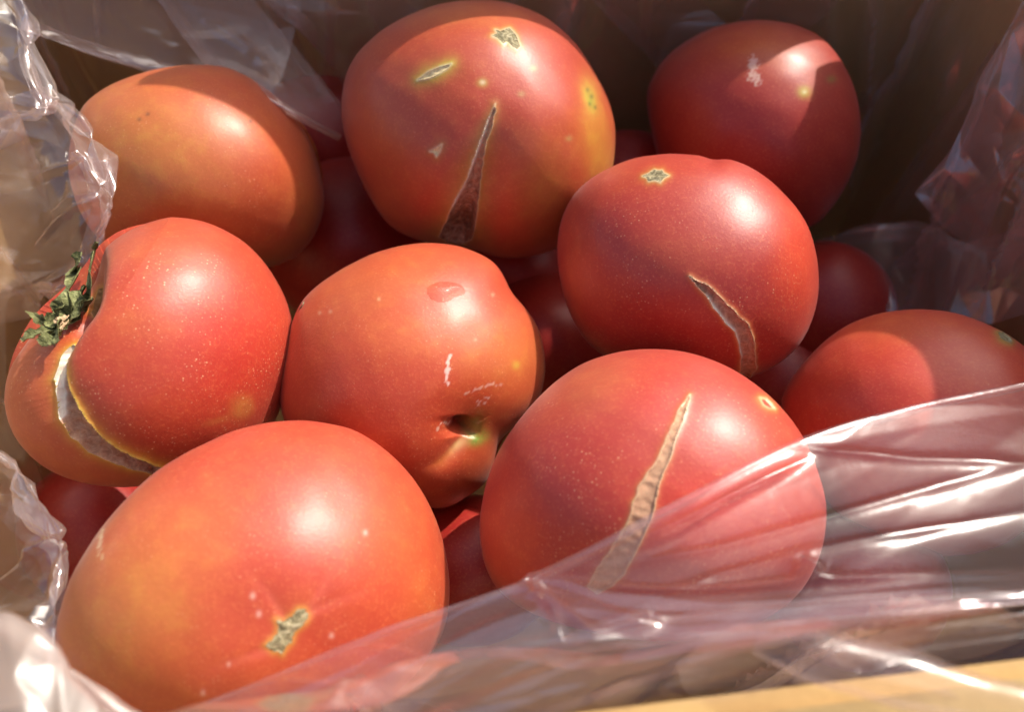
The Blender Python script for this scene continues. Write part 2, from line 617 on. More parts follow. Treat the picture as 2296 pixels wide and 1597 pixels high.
def facets(nu, nv, cu, cv, seed, jit=0.38, blur=2):
    """crumpled height field: a jittered lattice of flat triangles with sharp creases"""
    r = np.random.default_rng(seed)
    H = np.zeros((nu, nv))
    mu, mv = cu + 3, cv + 3
    gx = (np.arange(mu)[:, None] - 1 + r.uniform(-jit, jit, (mu, mv))) * (nu - 1) / cu
    gy = (np.arange(mv)[None, :] - 1 + r.uniform(-jit, jit, (mu, mv))) * (nv - 1) / cv
    gh = r.normal(size=(mu, mv)) * 0.6
    for i in range(mu - 1):
        for j in range(mv - 1):
            q = [(i, j), (i + 1, j), (i + 1, j + 1), (i, j + 1)]
            tri = [(0, 1, 2), (0, 2, 3)] if r.random() < 0.5 else [(0, 1, 3), (1, 2, 3)]
            for t in tri:
                xs = [gx[q[k]] for k in t]; ys = [gy[q[k]] for k in t]; hs = [gh[q[k]] for k in t]
                x0, x1 = max(0, int(min(xs))), min(nu - 1, int(max(xs)) + 1)
                y0, y1 = max(0, int(min(ys))), min(nv - 1, int(max(ys)) + 1)
                if x1 < x0 or y1 < y0:
                    continue
                X, Y = np.meshgrid(np.arange(x0, x1 + 1), np.arange(y0, y1 + 1), indexing='ij')
                den = (ys[1] - ys[2]) * (xs[0] - xs[2]) + (xs[2] - xs[1]) * (ys[0] - ys[2])
                if abs(den) < 1e-6:
                    continue
                a = ((ys[1] - ys[2]) * (X - xs[2]) + (xs[2] - xs[1]) * (Y - ys[2])) / den
                b = ((ys[2] - ys[0]) * (X - xs[2]) + (xs[0] - xs[2]) * (Y - ys[2])) / den
                c = 1 - a - b
                m = (a >= -1e-6) & (b >= -1e-6) & (c >= -1e-6)
                sub = H[x0:x1 + 1, y0:y1 + 1]
                sub[m] = (a * hs[0] + b * hs[1] + c * hs[2])[m]
    for _ in range(blur):
        P = np.pad(H, 1, mode='edge')
        H = (P[:-2, 1:-1] + P[2:, 1:-1] + P[1:-1, :-2] + P[1:-1, 2:] + 2 * H) / 6
    return H


def cr(p, n):
    """Catmull-Rom through the rows of p (k x m) sampled at n places"""
    p = np.asarray(p, float)
    k = len(p)
    if k == 2:
        t = np.linspace(0, 1, n)[:, None]
        return p[0] + (p[1] - p[0]) * t
    e = np.concatenate([[2 * p[0] - p[1]], p, [2 * p[-1] - p[-2]]])
    u = np.linspace(0, k - 1, n)
    i = np.minimum(u.astype(int), k - 2)
    t = (u - i)[:, None]
    p0, p1, p2, p3 = e[i], e[i + 1], e[i + 2], e[i + 3]
    return 0.5 * (2 * p1 + (p2 - p0) * t + (2 * p0 - 5 * p1 + 4 * p2 - p3) * t ** 2 + (3 * p1 - p0 - 3 * p2 + p3) * t ** 3)


def grid_faces(nu, nv, wrap=False):
    i, j = np.meshgrid(np.arange(nu - 1), np.arange(nv - 1), indexing='ij')
    a = (i * nv + j).ravel()
    return np.stack([a, a + nv, a + nv + 1, a + 1], 1)


def grid_normals(G):
    du = np.gradient(G, axis=0)
    dv = np.gradient(G, axis=1)
    n = np.cross(du, dv)
    return n / np.maximum(np.linalg.norm(n, axis=-1, keepdims=True), 1e-12)


def sheet(rows, nu, nv, layers, mat, seed, ridges=(), name='fold', pin=0.0, hem=0.0, blur=4):
    nu, nv = int(nu * 1.25), int(nv * 1.5)
    """film through rows of (px, py, depth) control points, creased by layers of facets (cu, cv, amp)
    and by ridges along lines [(x, y)...], amp, width"""
    R = [cr(r, nu) for r in rows]
    if hem:                                                   # the free edge is a fold: film turns back underneath
        a, b = R[0], R[1]
        back = a + (b - a) * hem; back[:, 2] += .0035
        mid = a + (b - a) * hem * .18; mid[:, 2] += .0014
        R = [back, mid] + R
        nv += 24
    G = np.stack([cr(np.stack([r[i] for r in R]), nv) for i in range(nu)])       # nu, nv, 3
    P = at(G[..., 0], G[..., 1], G[..., 2])
    nrm = grid_normals(P)
    flip = np.sign(np.sum(nrm * (CAM - P), -1, keepdims=True))
    nrm = nrm * np.where(flip == 0, 1, flip)
    h = np.zeros((nu, nv))
    for k, (cu, cv, amp) in enumerate(layers):
        h += amp * facets(nu, nv, cu, cv, seed + 17 * k, blur=blur)
    if pin:
        h *= np.clip(np.linspace(0, 1, nv) / pin, 0.15, 1)[None, :]
    for pts, amp, wid in ridges:
        d, s, t = line_dist(G[..., 0], G[..., 1], pts)
        h += amp * np.exp(-(np.sqrt(d * d + (0.7 * wid) ** 2) - 0.7 * wid) / wid) * np.clip(np.minimum(t, 1 - t) * 5 + 0.25, 0, 1)
    P = P + nrm * h[..., None]
    return mesh_np(name, P.reshape(-1, 3), grid_faces(nu, nv), mat, parent=bag)


def roll(pts, rad, mat, seed, turn=1.0, name='fold'):
    """a rolled fold of film: an open tube with irregular radius along (px, py, depth) points"""
    n, m = 120, 18
    c = cr(pts, n)
    C = at(c[:, 0], c[:, 1], c[:, 2])
    T = np.gradient(C, axis=0)
    T /= np.linalg.norm(T, axis=1, keepdims=True)
    W = CAM - C
    W -= np.sum(W * T, 1, keepdims=True) * T
    W /= np.linalg.norm(W, axis=1, keepdims=True)
    B = np.cross(T, W)
    u = np.linspace(0, 1, n)
    r = np.random.default_rng(seed)
    rr = rad * (0.55 + 0.75 * np.sin(np.pi * np.clip(u * 1.05, 0, 1)) ** 0.6) * (1 + 0.10 * np.sin(u * 9 + seed) + 0.06 * np.sin(u * 21 + 2 * seed))
    a = np.linspace(-0.75 * math.pi, 0.75 * math.pi, m)
    P = C[:, None] + (W[:, None] * np.cos(a)[None, :, None] + B[:, None] * np.sin(a)[None, :, None] * 1.3) * rr[:, None, None]
    return mesh_np(name, P.reshape(-1, 3), grid_faces(n, m), mat, parent=bag)


def liner():
    """the bag hugging the four inner walls and hanging over the rim"""
    cor = [FL + (0.010, 0.012), BL + (0.012, -0.012), BR + (-0.012, -0.012), FR + (-0.012, 0.012)]
    nu, nv = 760, 150
    seg = [cor[0], cor[1], cor[2], cor[3], cor[0]]
    L = [np.linalg.norm(seg[i + 1] - seg[i]) for i in range(4)]
    cum = np.concatenate([[0], np.cumsum(L)])
    s = np.linspace(0, cum[-1], nu)
    base = np.stack([np.interp(s, cum, [p[k] for p in seg]) for k in (0, 1)], 1)
    for _ in range(14):                                       # rounded corners
        base = (np.roll(base, 1, 0) + np.roll(base, -1, 0) + 2 * base) / 4
        base[0] = base[-1] = (base[1] + base[-2]) / 2
    t = np.linspace(0, 1, nv)
    z = np.interp(t, [0, 0.9, 1.0], [0.012, 0.192, 0.206])
    cen = np.array([0.0, 0.175])
    outw = np.interp(t, [0, 0.1, 0.9, 1.0], [-0.004, 0, 0, 0.006])
    tang = np.gradient(base, axis=0)
    nr = np.stack([-tang[:, 1], tang[:, 0]], 1)
    nr /= np.linalg.norm(nr, axis=1, keepdims=True)
    inward = nr * np.sign(np.sum(nr * (cen - base), 1))[:, None]
    h = 0.0030 * facets(nu, nv, 46, 3, 3) + 0.0012 * facets(nu, nv, 90, 7, 5)
    up = np.zeros((nu, nv))
    # tall tension folds, a little slanted
    r = np.random.default_rng(4)
    S, T = np.meshgrid(s, t, indexing='ij')
    for k in range(90):
        s0, sl, w = r.uniform(0, cum[-1]), r.uniform(-0.07, 0.07), r.uniform(0.0012, 0.005)
        t0, t1 = sorted(r.uniform(0.0, 1.0, 2))
        d = np.abs(S - s0 - sl * (T - 0.5))
        k_ = np.exp(-d / w) * np.clip(np.minimum(T - t0, t1 - T) * 8, 0, 1)
        h += r.uniform(0.002, 0.0075) * k_
        up += r.uniform(0.2, 1.0) * k_
    hz = np.clip(h, -0.0055, 0.011)
    X = base[:, None, :] + inward[:, None, :] * (hz - outw[None, :])[..., None]
    P = np.concatenate([X, np.broadcast_to(z[None, :, None], (nu, nv, 1))], -1)
    o = mesh_np('liner', P.reshape(-1, 3), grid_faces(nu, nv), M_LINER, parent=bag)
    attr(o, 'fold', np.clip(up, 0, 1.4).ravel())               # haze is raised along the folds, drawing them as paler streaks
    return o


liner()
# front: the gathered mouth of the bag falls back over the nearest tomatoes
sheet([[(300, 1650, .166), (420, 1600, .169), (800, 1446, .174), (1190, 1301, .181), (1500, 1150, .184), (1800, 1001, .195), (2050, 922, .204), (2300, 868, .212), (2430, 830, .214)],
       [(250, 1730, .158), (420, 1690, .160), (800, 1530, .165), (1210, 1385, .171), (1540, 1260, .176), (1850, 1130, .184), (2080, 1060, .190), (2300, 1010, .195), (2430, 985, .197)],
       [(250, 1830, .150), (420, 1790, .152), (800, 1640, .155), (1230, 1500, .159), (1580, 1410, .163), (1900, 1320, .167), (2100, 1270, .171), (2300, 1215, .175), (2430, 1190, .177)],
       [(250, 1900, .142), (420, 1860, .143), (800, 1730, .145), (1250, 1600, .147), (1600, 1485, .149), (1950, 1412, .151), (2120, 1380, .152), (2300, 1348, .154), (2430, 1328, .155)]],
      420, 150, [(4, 6, .0013), (9, 14, .0003)], M_FILM2, 21, hem=.05,
      ridges=[([(1190, 1301), (1600, 1230), (2300, 1040)], .0008, 10), ([(1800, 1005), (2050, 1035), (2300, 1045)], .0010, 9),
              ([(1190, 1301), (1500, 1330), (2300, 1290)], .0015, 7), ([(1200, 1310), (1480, 1200), (1810, 1030)], .0018, 9),
              ([(1190, 1300), (1240, 1370), (1260, 1440)], .0022, 8), ([(820, 1446), (1000, 1500), (1250, 1430)], .002, 9),
              ([(1300, 1420), (1600, 1290), (1800, 1240), (2300, 1150)], .0008, 9), ([(600, 1530), (900, 1560), (1200, 1480)], .002, 9), ([(1785, 1272), (1835, 1306)], .0045, 13)], pin=0.12)
sheet([[(420, 1640, .160), (800, 1500, .162), (1180, 1312, .174), (1450, 1338, .168), (1900, 1312, .166), (2300, 1285, .166), (2430, 1275, .166)],
       [(420, 1740, .150), (800, 1600, .152), (1200, 1430, .160), (1480, 1420, .158), (1900, 1385, .157), (2300, 1345, .157), (2430, 1330, .157)],
       [(420, 1860, .140), (800, 1740, .141), (1220, 1575, .146), (1560, 1478, .148), (1930, 1412, .150), (2300, 1362, .152), (2430, 1345, .153)]],
      320, 90, [(4, 4, .0020), (9, 9, .0004)], M_FILM, 37,
      ridges=[([(1180, 1320), (1330, 1420), (1480, 1390)], .002, 7), ([(1400, 1470), (1800, 1400), (2300, 1330)], .002, 6)])
# over the rim and down on the front flap
sheet([[(700, 1770, .146), (1250, 1580, .148), (1600, 1485, .150), (1950, 1425, .152), (2300, 1365, .154), (2430, 1345, .155)],
       [(700, 1840, .146), (1250, 1640, .148), (1600, 1560, .149), (1950, 1500, .150), (2300, 1450, .151), (2430, 1430, .152)],
       [(700, 1990, .150), (1250, 1800, .152), (1600, 1740, .153), (1950, 1690, .154), (2300, 1640, .155), (2430, 1620, .156)]],
      260, 80, [(4, 4, .0014), (8, 8, .0004)], M_FLAP, 41, ridges=[([(1700, 1440), (1900, 1492), (2300, 1590)], .003, 12)])
roll([(1230, 1452, .161), (1450, 1428, .160), (1700, 1395, .158), (2000, 1362, .156), (2320, 1334, .155)], .0014, M_FILM2, 3)
roll([(1690, 1442, .149), (1850, 1478, .147), (2050, 1530, .145), (2270, 1585, .142), (2420, 1625, .140)], .0028, M_FILM2, 5)
roll([(1270, 1440, .163), (1350, 1412, .163), (1420, 1398, .163), (1470, 1375, .163)], .0009, M_FILM2, 7)
# near left corner, very close to the lens
sheet([[(-120, 1370, .150), (20, 1410, .150), (120, 1475, .149), (190, 1545, .149), (280, 1612, .149), (420, 1680, .150)],
       [(-160, 1520, .143), (0, 1560, .143), (100, 1620, .143), (160, 1680, .143), (260, 1740, .143), (420, 1800, .143)],
       [(-160, 1760, .135), (0, 1760, .135), (100, 1800, .135), (160, 1830, .135), (260, 1880, .135), (420, 1920, .135)]],
      120, 80, [(3, 2, .0014), (7, 5, .0005)], M_NEAR, 51, hem=.15)
# left: crumpled mouth of the bag hanging into the box
sheet([[(-60, 985, .235), (25, 1045, .228), (70, 1110, .222), (128, 1195, .215), (134, 1245, .212), (124, 1330, .206), (116, 1400, .200), (108, 1500, .192), (90, 1580, .186)],
       [(-110, 1020, .240), (-10, 1090, .232), (30, 1160, .226), (80, 1230, .218), (86, 1290, .214), (78, 1360, .208), (66, 1430, .202), (56, 1520, .194), (40, 1600, .188)],
       [(-240, 1060, .250), (-120, 1140, .244), (-90, 1220, .238), (-70, 1300, .230), (-80, 1350, .226), (-90, 1410, .220), (-100, 1480, .212), (-110, 1560, .204), (-120, 1620, .198)]],
      220, 110, [(7, 4, .0042), (14, 8, .0013)], M_FILM3, 63, pin=0.15, hem=.45, blur=1,
      ridges=[([(-40, 1380), (60, 1290), (130, 1200)], .003, 7), ([(110, 1500), (95, 1400), (125, 1310)], .002, 5)])
sheet([[(70, 200, .275), (104, 218, .272), (165, 265, .270), (212, 342, .266), (243, 440, .263), (226, 520, .262), (196, 590, .264), (150, 640, .268), (110, 660, .270)],
       [(30, 220, .280), (60, 250, .276), (100, 305, .272), (120, 370, .266), (140, 455, .262), (130, 530, .262), (110, 600, .265), (80, 650, .268), (60, 690, .270)],
       [(-120, 230, .288), (-90, 280, .286), (-70, 350, .285), (-60, 420, .283), (-60, 490, .282), (-60, 560, .282), (-60, 630, .282), (-70, 700, .282), (-80, 760, .282)]],
      260, 150, [(7, 5, .0060), (14, 10, .0018)], M_FILM3, 77, pin=0.1, hem=.4, blur=1,
      ridges=[([(80, 400), (160, 370), (205, 345)], .003, 6), ([(100, 480), (180, 455), (243, 442)], .003, 6), ([(60, 560), (140, 500), (240, 445)], .003, 5)])
sheet([[(20, -60, .282), (62, 40, .276), (66, 110, .272), (98, 200, .268), (102, 240, .266), (80, 262, .266), (40, 268, .268), (-10, 330, .272)],
       [(-30, -60, .286), (10, 40, .278), (20, 110, .272), (36, 180, .268), (40, 220, .268), (20, 240, .268), (-20, 250, .270), (-60, 300, .274)],
       [(-160, -60, .300), (-130, 40, .294), (-120, 110, .290), (-120, 180, .288), (-120, 230, .286), (-120, 260, .286), (-130, 290, .286), (-150, 330, .286)]],
      180, 110, [(5, 3, .0042), (10, 7, .0013)], M_FILM3, 83, pin=0.1, hem=.5, blur=1)
# back: two slack folds leaning off the back wall
sheet([[(52, 62, .310), (120, 86, .316), (220, 118, .324), (345, 152, .333), (480, 185, .342), (600, 230, .35)],
       [(40, 10, .318), (120, 30, .324), (230, 55, .332), (360, 85, .339), (500, 110, .346), (640, 150, .353)],
       [(0, -90, .335), (120, -80, .340), (240, -70, .346), (380, -50, .351), (520, -40, .356), (680, -30, .36)]],
      240, 90, [(3, 4, .0026), (6, 9, .0008)], M_WALL, 91, pin=0.1, hem=.3)
sheet([[(330, -50, .345), (362, 0, .342), (420, 82, .332), (482, 160, .318), (560, 196, .304), (660, 250, .306), (765, 306, .322)],
       [(420, -50, .346), (450, 0, .342), (520, 80, .334), (580, 150, .322), (640, 195, .314), (710, 250, .318), (772, 300, .327)],
       [(540, -50, .349), (570, 0, .347), (620, 60, .343), (680, 130, .337), (730, 185, .333), (765, 235, .334), (780, 292, .334)]],
      220, 90, [(3, 4, .0022), (6, 8, .0006)], M_WALL, 97, pin=0.15, hem=.3,
      ridges=[([(460, 40), (560, 120), (640, 210)], .003, 7), ([(600, 60), (700, 170), (760, 260)], .002, 6)])
# right: slack film low against the right wall
sheet([[(1800, 560, .375), (1920, 522, .362), (2042, 510, .350), (2100, 528, .335), (2150, 548, .322), (2230, 540, .310), (2330, 505, .296)],
       [(1800, 640, .366), (1920, 610, .352), (2030, 610, .340), (2090, 610, .326), (2150, 620, .314), (2230, 610, .302), (2330, 590, .290)],
       [(1800, 780, .352), (1920, 760, .340), (2020, 750, .328), (2090, 740, .314), (2150, 730, .306), (2230, 720, .296), (2330, 700, .285)]],
      240, 110, [(5, 3, .0020), (10, 6, .0006)], M_WALL, 103, pin=0.1, hem=.3,
      ridges=[([(1890, 560), (1960, 640), (1990, 700)], .004, 8), ([(1900, 590), (1930, 640), (1960, 720)], .003, 7)])
sheet([[(2055, 440, .327), (2080, 405, .324), (2140, 330, .316), (2185, 230, .308), (2205, 170, .304), (2290, 20, .292), (2330, -40, .29)],
       [(2120, 520, .326), (2160, 440, .316), (2190, 350, .309), (2225, 270, .302), (2250, 200, .297), (2320, 60, .288), (2350, 0, .286)],
       [(2200, 560, .312), (2230, 480, .305), (2260, 400, .299), (2290, 320, .294), (2310, 250, .291), (2350, 140, .286), (2380, 60, .284)]],
      220, 80, [(5, 3, .0018), (10, 6, .0006)], M_WALL, 109, pin=0.1, hem=.4)

sheet([[(2235, 95, .316), (2150, 230, .338), (2050, 365, .366), (1955, 500, .405)],
       [(2262, 130, .310), (2180, 290, .330), (2080, 430, .358), (1985, 590, .392)],
       [(2330, 170, .297), (2230, 350, .316), (2130, 500, .342), (2020, 660, .376)]],
      200, 60, [(4, 3, .0022), (8, 5, .0008)], M_WALL, 121, hem=.35, ridges=[([(2240, 110), (2100, 330), (1970, 540)], .003, 7)])
sheet([[(2310, 290, .296), (2240, 420, .310), (2175, 540, .325), (2120, 700, .345)],
       [(2340, 380, .290), (2275, 490, .302), (2215, 600, .315), (2160, 730, .332)],
       [(2400, 420, .281), (2330, 540, .291), (2270, 640, .302), (2220, 760, .315)]],
      200, 60, [(4, 3, .0022), (8, 5, .0008)], M_WALL, 127, hem=.35, ridges=[([(2330, 330), (2230, 510), (2140, 700)], .003, 7)])
sheet([[(1700, -40, .345), (1665, 50, .358), (1620, 130, .372), (1555, 225, .390)],
       [(1780, -40, .345), (1750, 30, .356), (1700, 90, .367), (1620, 190, .385)],
       [(1900, -40, .346), (1870, 20, .355), (1800, 70, .364), (1700, 150, .377)]],
      160, 60, [(3, 3, .002), (7, 5, .0007)], M_WALL, 131, hem=.3)
sheet([[(1290, -40, .344), (1390, 50, .360), (1480, 150, .378), (1530, 240, .39)],
       [(1400, -40, .346), (1480, 30, .357), (1550, 90, .367), (1600, 160, .380)],
       [(1540, -40, .347), (1590, 20, .356), (1640, 60, .362), (1680, 110, .37)]],
      160, 60, [(3, 3, .002), (7, 5, .0007)], M_WALL, 137, hem=.3)
sheet([[(560, -40, .346), (650, 40, .354), (740, 130, .372), (800, 230, .385)],
       [(700, -40, .347), (780, 30, .356), (850, 100, .368), (900, 180, .38)],
       [(860, -40, .348), (920, 10, .356), (980, 50, .363), (1020, 100, .37)]],
      160, 60, [(3, 3, .002), (7, 5, .0007)], M_WALL, 139, hem=.3)

# ------------------------------------------------------------------ tomatoes
RED = (0.43, 0.050, 0.020)
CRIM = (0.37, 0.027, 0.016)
ORNG = (0.48, 0.105, 0.028)
AMBR = (0.49, 0.165, 0.036)
OLIV = (0.34, 0.15, 0.035)
YELG = (0.52, 0.42, 0.05)
GREEN = (0.20, 0.24, 0.04)
PALE = (0.78, 0.55, 0.47)
TAN = (0.66, 0.50, 0.30)
DARK = (0.28, 0.012, 0.012)


class Tomato:
    def __init__(s, label, outline, depth, D, Nn, base, speck=0.5, seed=1, lump=0.0022, group='tomatoes piled in the box'):
        s.out = smooth_closed(outline)
        pc = np.array(outline, float)
        mn, mx = s.out.min(0), s.out.max(0)
        s.cpx = (mn + mx) / 2
        s.c = at(s.cpx[0], s.cpx[1], depth)
        s.label, s.depth, s.Nn, s.seed, s.group = label, depth, Nn, seed, group
        w = CAM - s.c
        s.dist = np.linalg.norm(w)
        w = w / s.dist
        u = np.cross(UP, w); u /= np.linalg.norm(u)
        v = np.cross(w, u)
        s.w, s.u, s.v = w, u, v
        # outline on the plane through the centre
        q = at(s.out[:, 0], s.out[:, 1], np.full(len(s.out), 1.0)) - CAM
        t = ((s.c - CAM) @ w) / (q @ w)
        Q = CAM + q * t[:, None] - s.c
        a, b = Q @ u, Q @ v
        ph, rr = np.arctan2(b, a), np.hypot(a, b)
        o = np.argsort(ph)
        ph, rr = ph[o], rr[o]
        K = 720
        g_ = np.linspace(-math.pi, math.pi, K, endpoint=False)
        R = np.interp(g_, np.concatenate([ph - 2 * math.pi, ph, ph + 2 * math.pi]), np.tile(rr, 3))
        ker = np.exp(-0.5 * (np.arange(-15, 16) / 5.0) ** 2); ker /= ker.sum()
        R = np.convolve(np.concatenate([R[-15:], R, R[:15]]), ker, 'valid')
        R = R * np.sqrt(np.clip(1 - (R / s.dist) ** 2, 0.5, 1))
        # best ellipse: order-2 Fourier of 1/R^2
        iv = 1 / R ** 2
        f0, fc, fs = iv.mean(), 2 * (iv * np.cos(2 * g_)).mean(), 2 * (iv * np.sin(2 * g_)).mean()
        E = 1 / np.sqrt(np.maximum(f0 + fc * np.cos(2 * g_) + fs * np.sin(2 * g_), 0.3 * f0))
        s.g_, s.R, s.E = g_, R, E
        s.D = D * (R.mean()) if D < 3 else D
        s.base, s.speck0 = np.array(base), speck
        s.lump = lump
        s.build_mesh()

    def surf(s, th, ph):
        Rp = np.interp(ph, np.append(s.g_, math.pi), np.append(s.R, s.R[0]))
        Ep = np.interp(ph, np.append(s.g_, math.pi), np.append(s.E, s.E[0]))
        k = np.sin(np.minimum(th, math.pi / 2)) ** 3
        k = np.where(th > math.pi / 2, np.sin(th) ** 3, k)
        Re = Ep + (Rp - Ep) * k
        st, ct = np.sin(th), np.cos(th)
        return s.c + (Re * st * np.cos(ph))[:, None] * s.u + (Re * st * np.sin(ph))[:, None] * s.v + (s.D * ct)[:, None] * s.w

    def build_mesh(s):
        n = s.Nn
        x = np.linspace(-1, 1, n + 1)
        X, Y = np.meshgrid(x, x, indexing='ij')
        a = (X * np.sqrt(1 - Y * Y / 2)).ravel()
        b = (Y * np.sqrt(1 - X * X / 2)).ravel()
        th = np.hypot(a, b) * math.radians(100)
        ph = np.arctan2(b, a)
        F = grid_faces(n + 1, n + 1)
        idx = np.arange((n + 1) ** 2).reshape(n + 1, n + 1)
        loop = np.concatenate([idx[:-1, 0], idx[-1, :-1], idx[:0:-1, -1], idx[0, :0:-1]])
        m = len(loop)
        ths, phs, Fs = [th], [ph], [F]
        base = (n + 1) ** 2
        prev = loop
        for k, tt in enumerate(np.radians(np.linspace(106, 178, 13))):
            ths.append(np.full(m, tt)); phs.append(ph[loop])
            cur = base + k * m + np.arange(m)
            Fs.append(np.stack([prev, np.roll(prev, -1), np.roll(cur, -1), cur], 1))
            prev = cur
        th, ph = np.concatenate(ths), np.concatenate(phs)
        s.F = np.concatenate(Fs)
        s.P = s.surf(th, ph)
        s.th = th
        s.front = th < math.radians(97)
        s.px, s.py, s.pz = pix(s.P)
        s.px = np.where(s.front, s.px, -9e3)
        rad = s.P - s.c
        # outward normal of the smooth ellipsoid
        ew = s.D
        er = s.R.mean()
        nn = (rad @ s.u)[:, None] * s.u / er ** 2 + (rad @ s.v)[:, None] * s.v / er ** 2 + (rad @ s.w)[:, None] * s.w / ew ** 2
        s.n = nn / np.linalg.norm(nn, axis=1, keepdims=True)
        s.h = s.lump * 0.2 * wave_noise(s.P - s.c, 0.055, s.seed) * np.clip(1 - (np.degrees(th) / 88.0) ** 4, 0, 1)
        s.h += 0.00004 * wave_noise(s.P - s.c, 0.014, s.seed + 5)
        s.col = np.tile(s.base, (len(s.P), 1))
        s.speck = np.full(len(s.P), s.speck0)
        s.patch = np.zeros(len(s.P), int)
        s.parts = []
        s.extra = {}

    # ---- colour
    def tint(s, w, col):
        w = np.clip(w, 0, 1)[:, None]
        s.col = s.col * (1 - w) + np.array(col) * w

    def spot(s, px, py, rx, ry, col, amt=1.0, ang=0.0, sharp=1.0, warp=0.12):
        c, q = math.cos(math.radians(ang)), math.sin(math.radians(ang))
        dx, dy = s.px - px, s.py - py
        a, b = (dx * c + dy * q) / rx, (-dx * q + dy * c) / ry
        r2 = a * a + b * b
        r2 = r2 * (1 + warp * wave_noise(s.P - s.c, 0.02, int(px + py)))
        s.tint(amt * np.exp(-np.clip(r2, 0, 50) ** sharp), col)

    def poly_tint(s, poly, col, amt=1.0, soft=3.0, rag=0.0):
        d = sdf_poly(s.px, s.py, poly)
        if rag:
            d = d + rag * wave_noise(s.P - s.c, 0.0012, 77)
        s.tint(amt * np.clip(0.5 - d / soft, 0, 1), col)
        return d

    # ---- form
    def dent(s, px, py, rx, ry, amp, ang=0.0, sharp=1.0):
        c, q = math.cos(math.radians(ang)), math.sin(math.radians(ang))
        dx, dy = s.px - px, s.py - py
        a, b = (dx * c + dy * q) / rx, (-dx * q + dy * c) / ry
        s.h -= amp * np.exp(-np.clip(a * a + b * b, 0, 60) ** sharp)

    def groove(s, pts, amp, sl, sr, t0=0.0, t1=0.0):
        d, sd, t = line_dist(s.px, s.py, cr(np.array(pts, float), 48))
        w = np.where(sd > 0, sr, sl)
        k = np.ones_like(t)
        if t0:
            k *= np.clip(t / t0, 0, 1)
        if t1:
            k *= np.clip((1 - t) / t1, 0, 1)
        s.h -= amp * k * np.exp(-(d / w) ** 1.6)

    def snap(s, poly, rng):
        d = sdf_poly(s.px, s.py, poly)
        m = np.abs(d) < rng
        if not m.any():
            return
        e = 0.5
        X, Y = s.px[m], s.py[m]
        gx = (sdf_poly(X + e, Y, poly) - sdf_poly(X - e, Y, poly)) / (2 * e)
        gy = (sdf_poly(X, Y + e, poly) - sdf_poly(X, Y - e, poly)) / (2 * e)
        ln = np.maximum(np.hypot(gx, gy), 1e-6)
        mx_, my_ = -gx / ln * d[m], -gy / ln * d[m]
        sca = s.pz[m] * KPX
        s.P[m] += RGT * (mx_ * sca)[:, None] - UP * (my_ * sca)[:, None]
        s.px[m] += mx_; s.py[m] += my_

    def region(s, name, poly, mat, depth=0.0, k=6.0, halo=(YELG, 10.0, 0.7), lip=0.0, rough=0.0, rim=(TAN, 2.5, 0.8), pale_line=None, tone=0.0, label=None):
        poly = np.asarray(poly, float)
        if name == 'crack':                                   # torn, not cut: a slightly ragged outline
            q = np.concatenate([np.linspace(poly[i], poly[(i + 1) % len(poly)], max(2, int(np.linalg.norm(poly[i] - poly[(i + 1) % len(poly)]) / 6)), endpoint=False) for i in range(len(poly))])
            rr = np.random.default_rng(s.seed)
            j = rr.normal(size=(len(q), 2))
            j = 0.6 * j + 0.4 * (np.roll(j, 1, 0) + np.roll(j, -1, 0))
            poly = q + j * 1.15
        s.snap(poly, 1.15)
        d = sdf_poly(s.px, s.py, poly)
        ins = d < -0.01
        s.h -= depth * np.where(ins, 1 - np.exp(d / k), 0)
        if rough:
            s.h += np.where(ins, 0.3 * rough * wave_noise(s.P - s.c, 0.0034, 31) * np.clip(-d / 3, 0, 1), 0)
        if lip:
            s.h += lip * np.where(ins, 0, np.exp(-d / 6.0))
        out = np.maximum(d, 0)
        if halo:
            s.tint(halo[2] * np.exp(-(out / halo[1]) ** 1.5) * (d > -2), halo[0])
        if rim:
            s.tint(rim[2] * np.exp(-(out / rim[1]) ** 2) * (d > -2), rim[0])
        s.speck = np.where(d < 6, s.speck * 0.3, s.speck)
        pid = len(s.parts) + 1
        fx = s.px[s.F].mean(1); fy = s.py[s.F].mean(1)
        fin = (sdf_poly(fx, fy, poly) < 0) & s.front[s.F].all(1)
        pale = np.zeros(len(s.P))
        if pale_line is not None:
            dl, _, tt = line_dist(s.px, s.py, pale_line[0])
            pale = pale_line[2] * np.exp(-(dl / pale_line[1]) ** 2)
        s.parts.append((name, mat, fin, pale, np.full(len(s.P), tone), label))

    def finish(s, cat='tomato'):
        V = s.P + s.n * s.h[:, None]
        s.V = V
        low = np.array([s.c[0], s.c[1], V[:, 2].min()])
        used = np.zeros(len(s.F), bool)
        if s.parts or s.extra.get('root'):
            root = empty('tomato', low)
            par = root
        else:
            root = par = None
        mesh_parts = []
        for name, mat, fin, pale, tone, label in s.parts:
            fin = fin & ~used
            ff = np.where(fin)[0]                             # keep the one connected piece
            lab = {int(v): int(v) for v in np.unique(s.F[ff])}

            def find(a):
                while lab[a] != a:
                    lab[a] = lab[lab[a]]
                    a = lab[a]
                return a
            for q in s.F[ff]:
                a = find(int(q[0]))
                for v in q[1:]:
                    b = find(int(v))
                    if a != b:
                        lab[b] = a
            if len(ff):
                roots = np.array([find(int(q[0])) for q in s.F[ff]])
                vals, cnt = np.unique(roots, return_counts=True)
                fin[ff[roots != vals[np.argmax(cnt)]]] = False
            used |= fin
            mesh_parts.append((name, mat, s.F[fin], pale, tone, label))

        def sub(F):
            ids, inv = np.unique(F.ravel(), return_inverse=True)
            return ids, inv.reshape(F.shape)
        ids, F2 = sub(s.F[~used])
        body = mesh_np('skin' if par else 'tomato', V[ids], F2, M_SKIN, loc=(s.c if par else low), parent=par)
        attr(body, 'skin', s.col[ids], 'C')
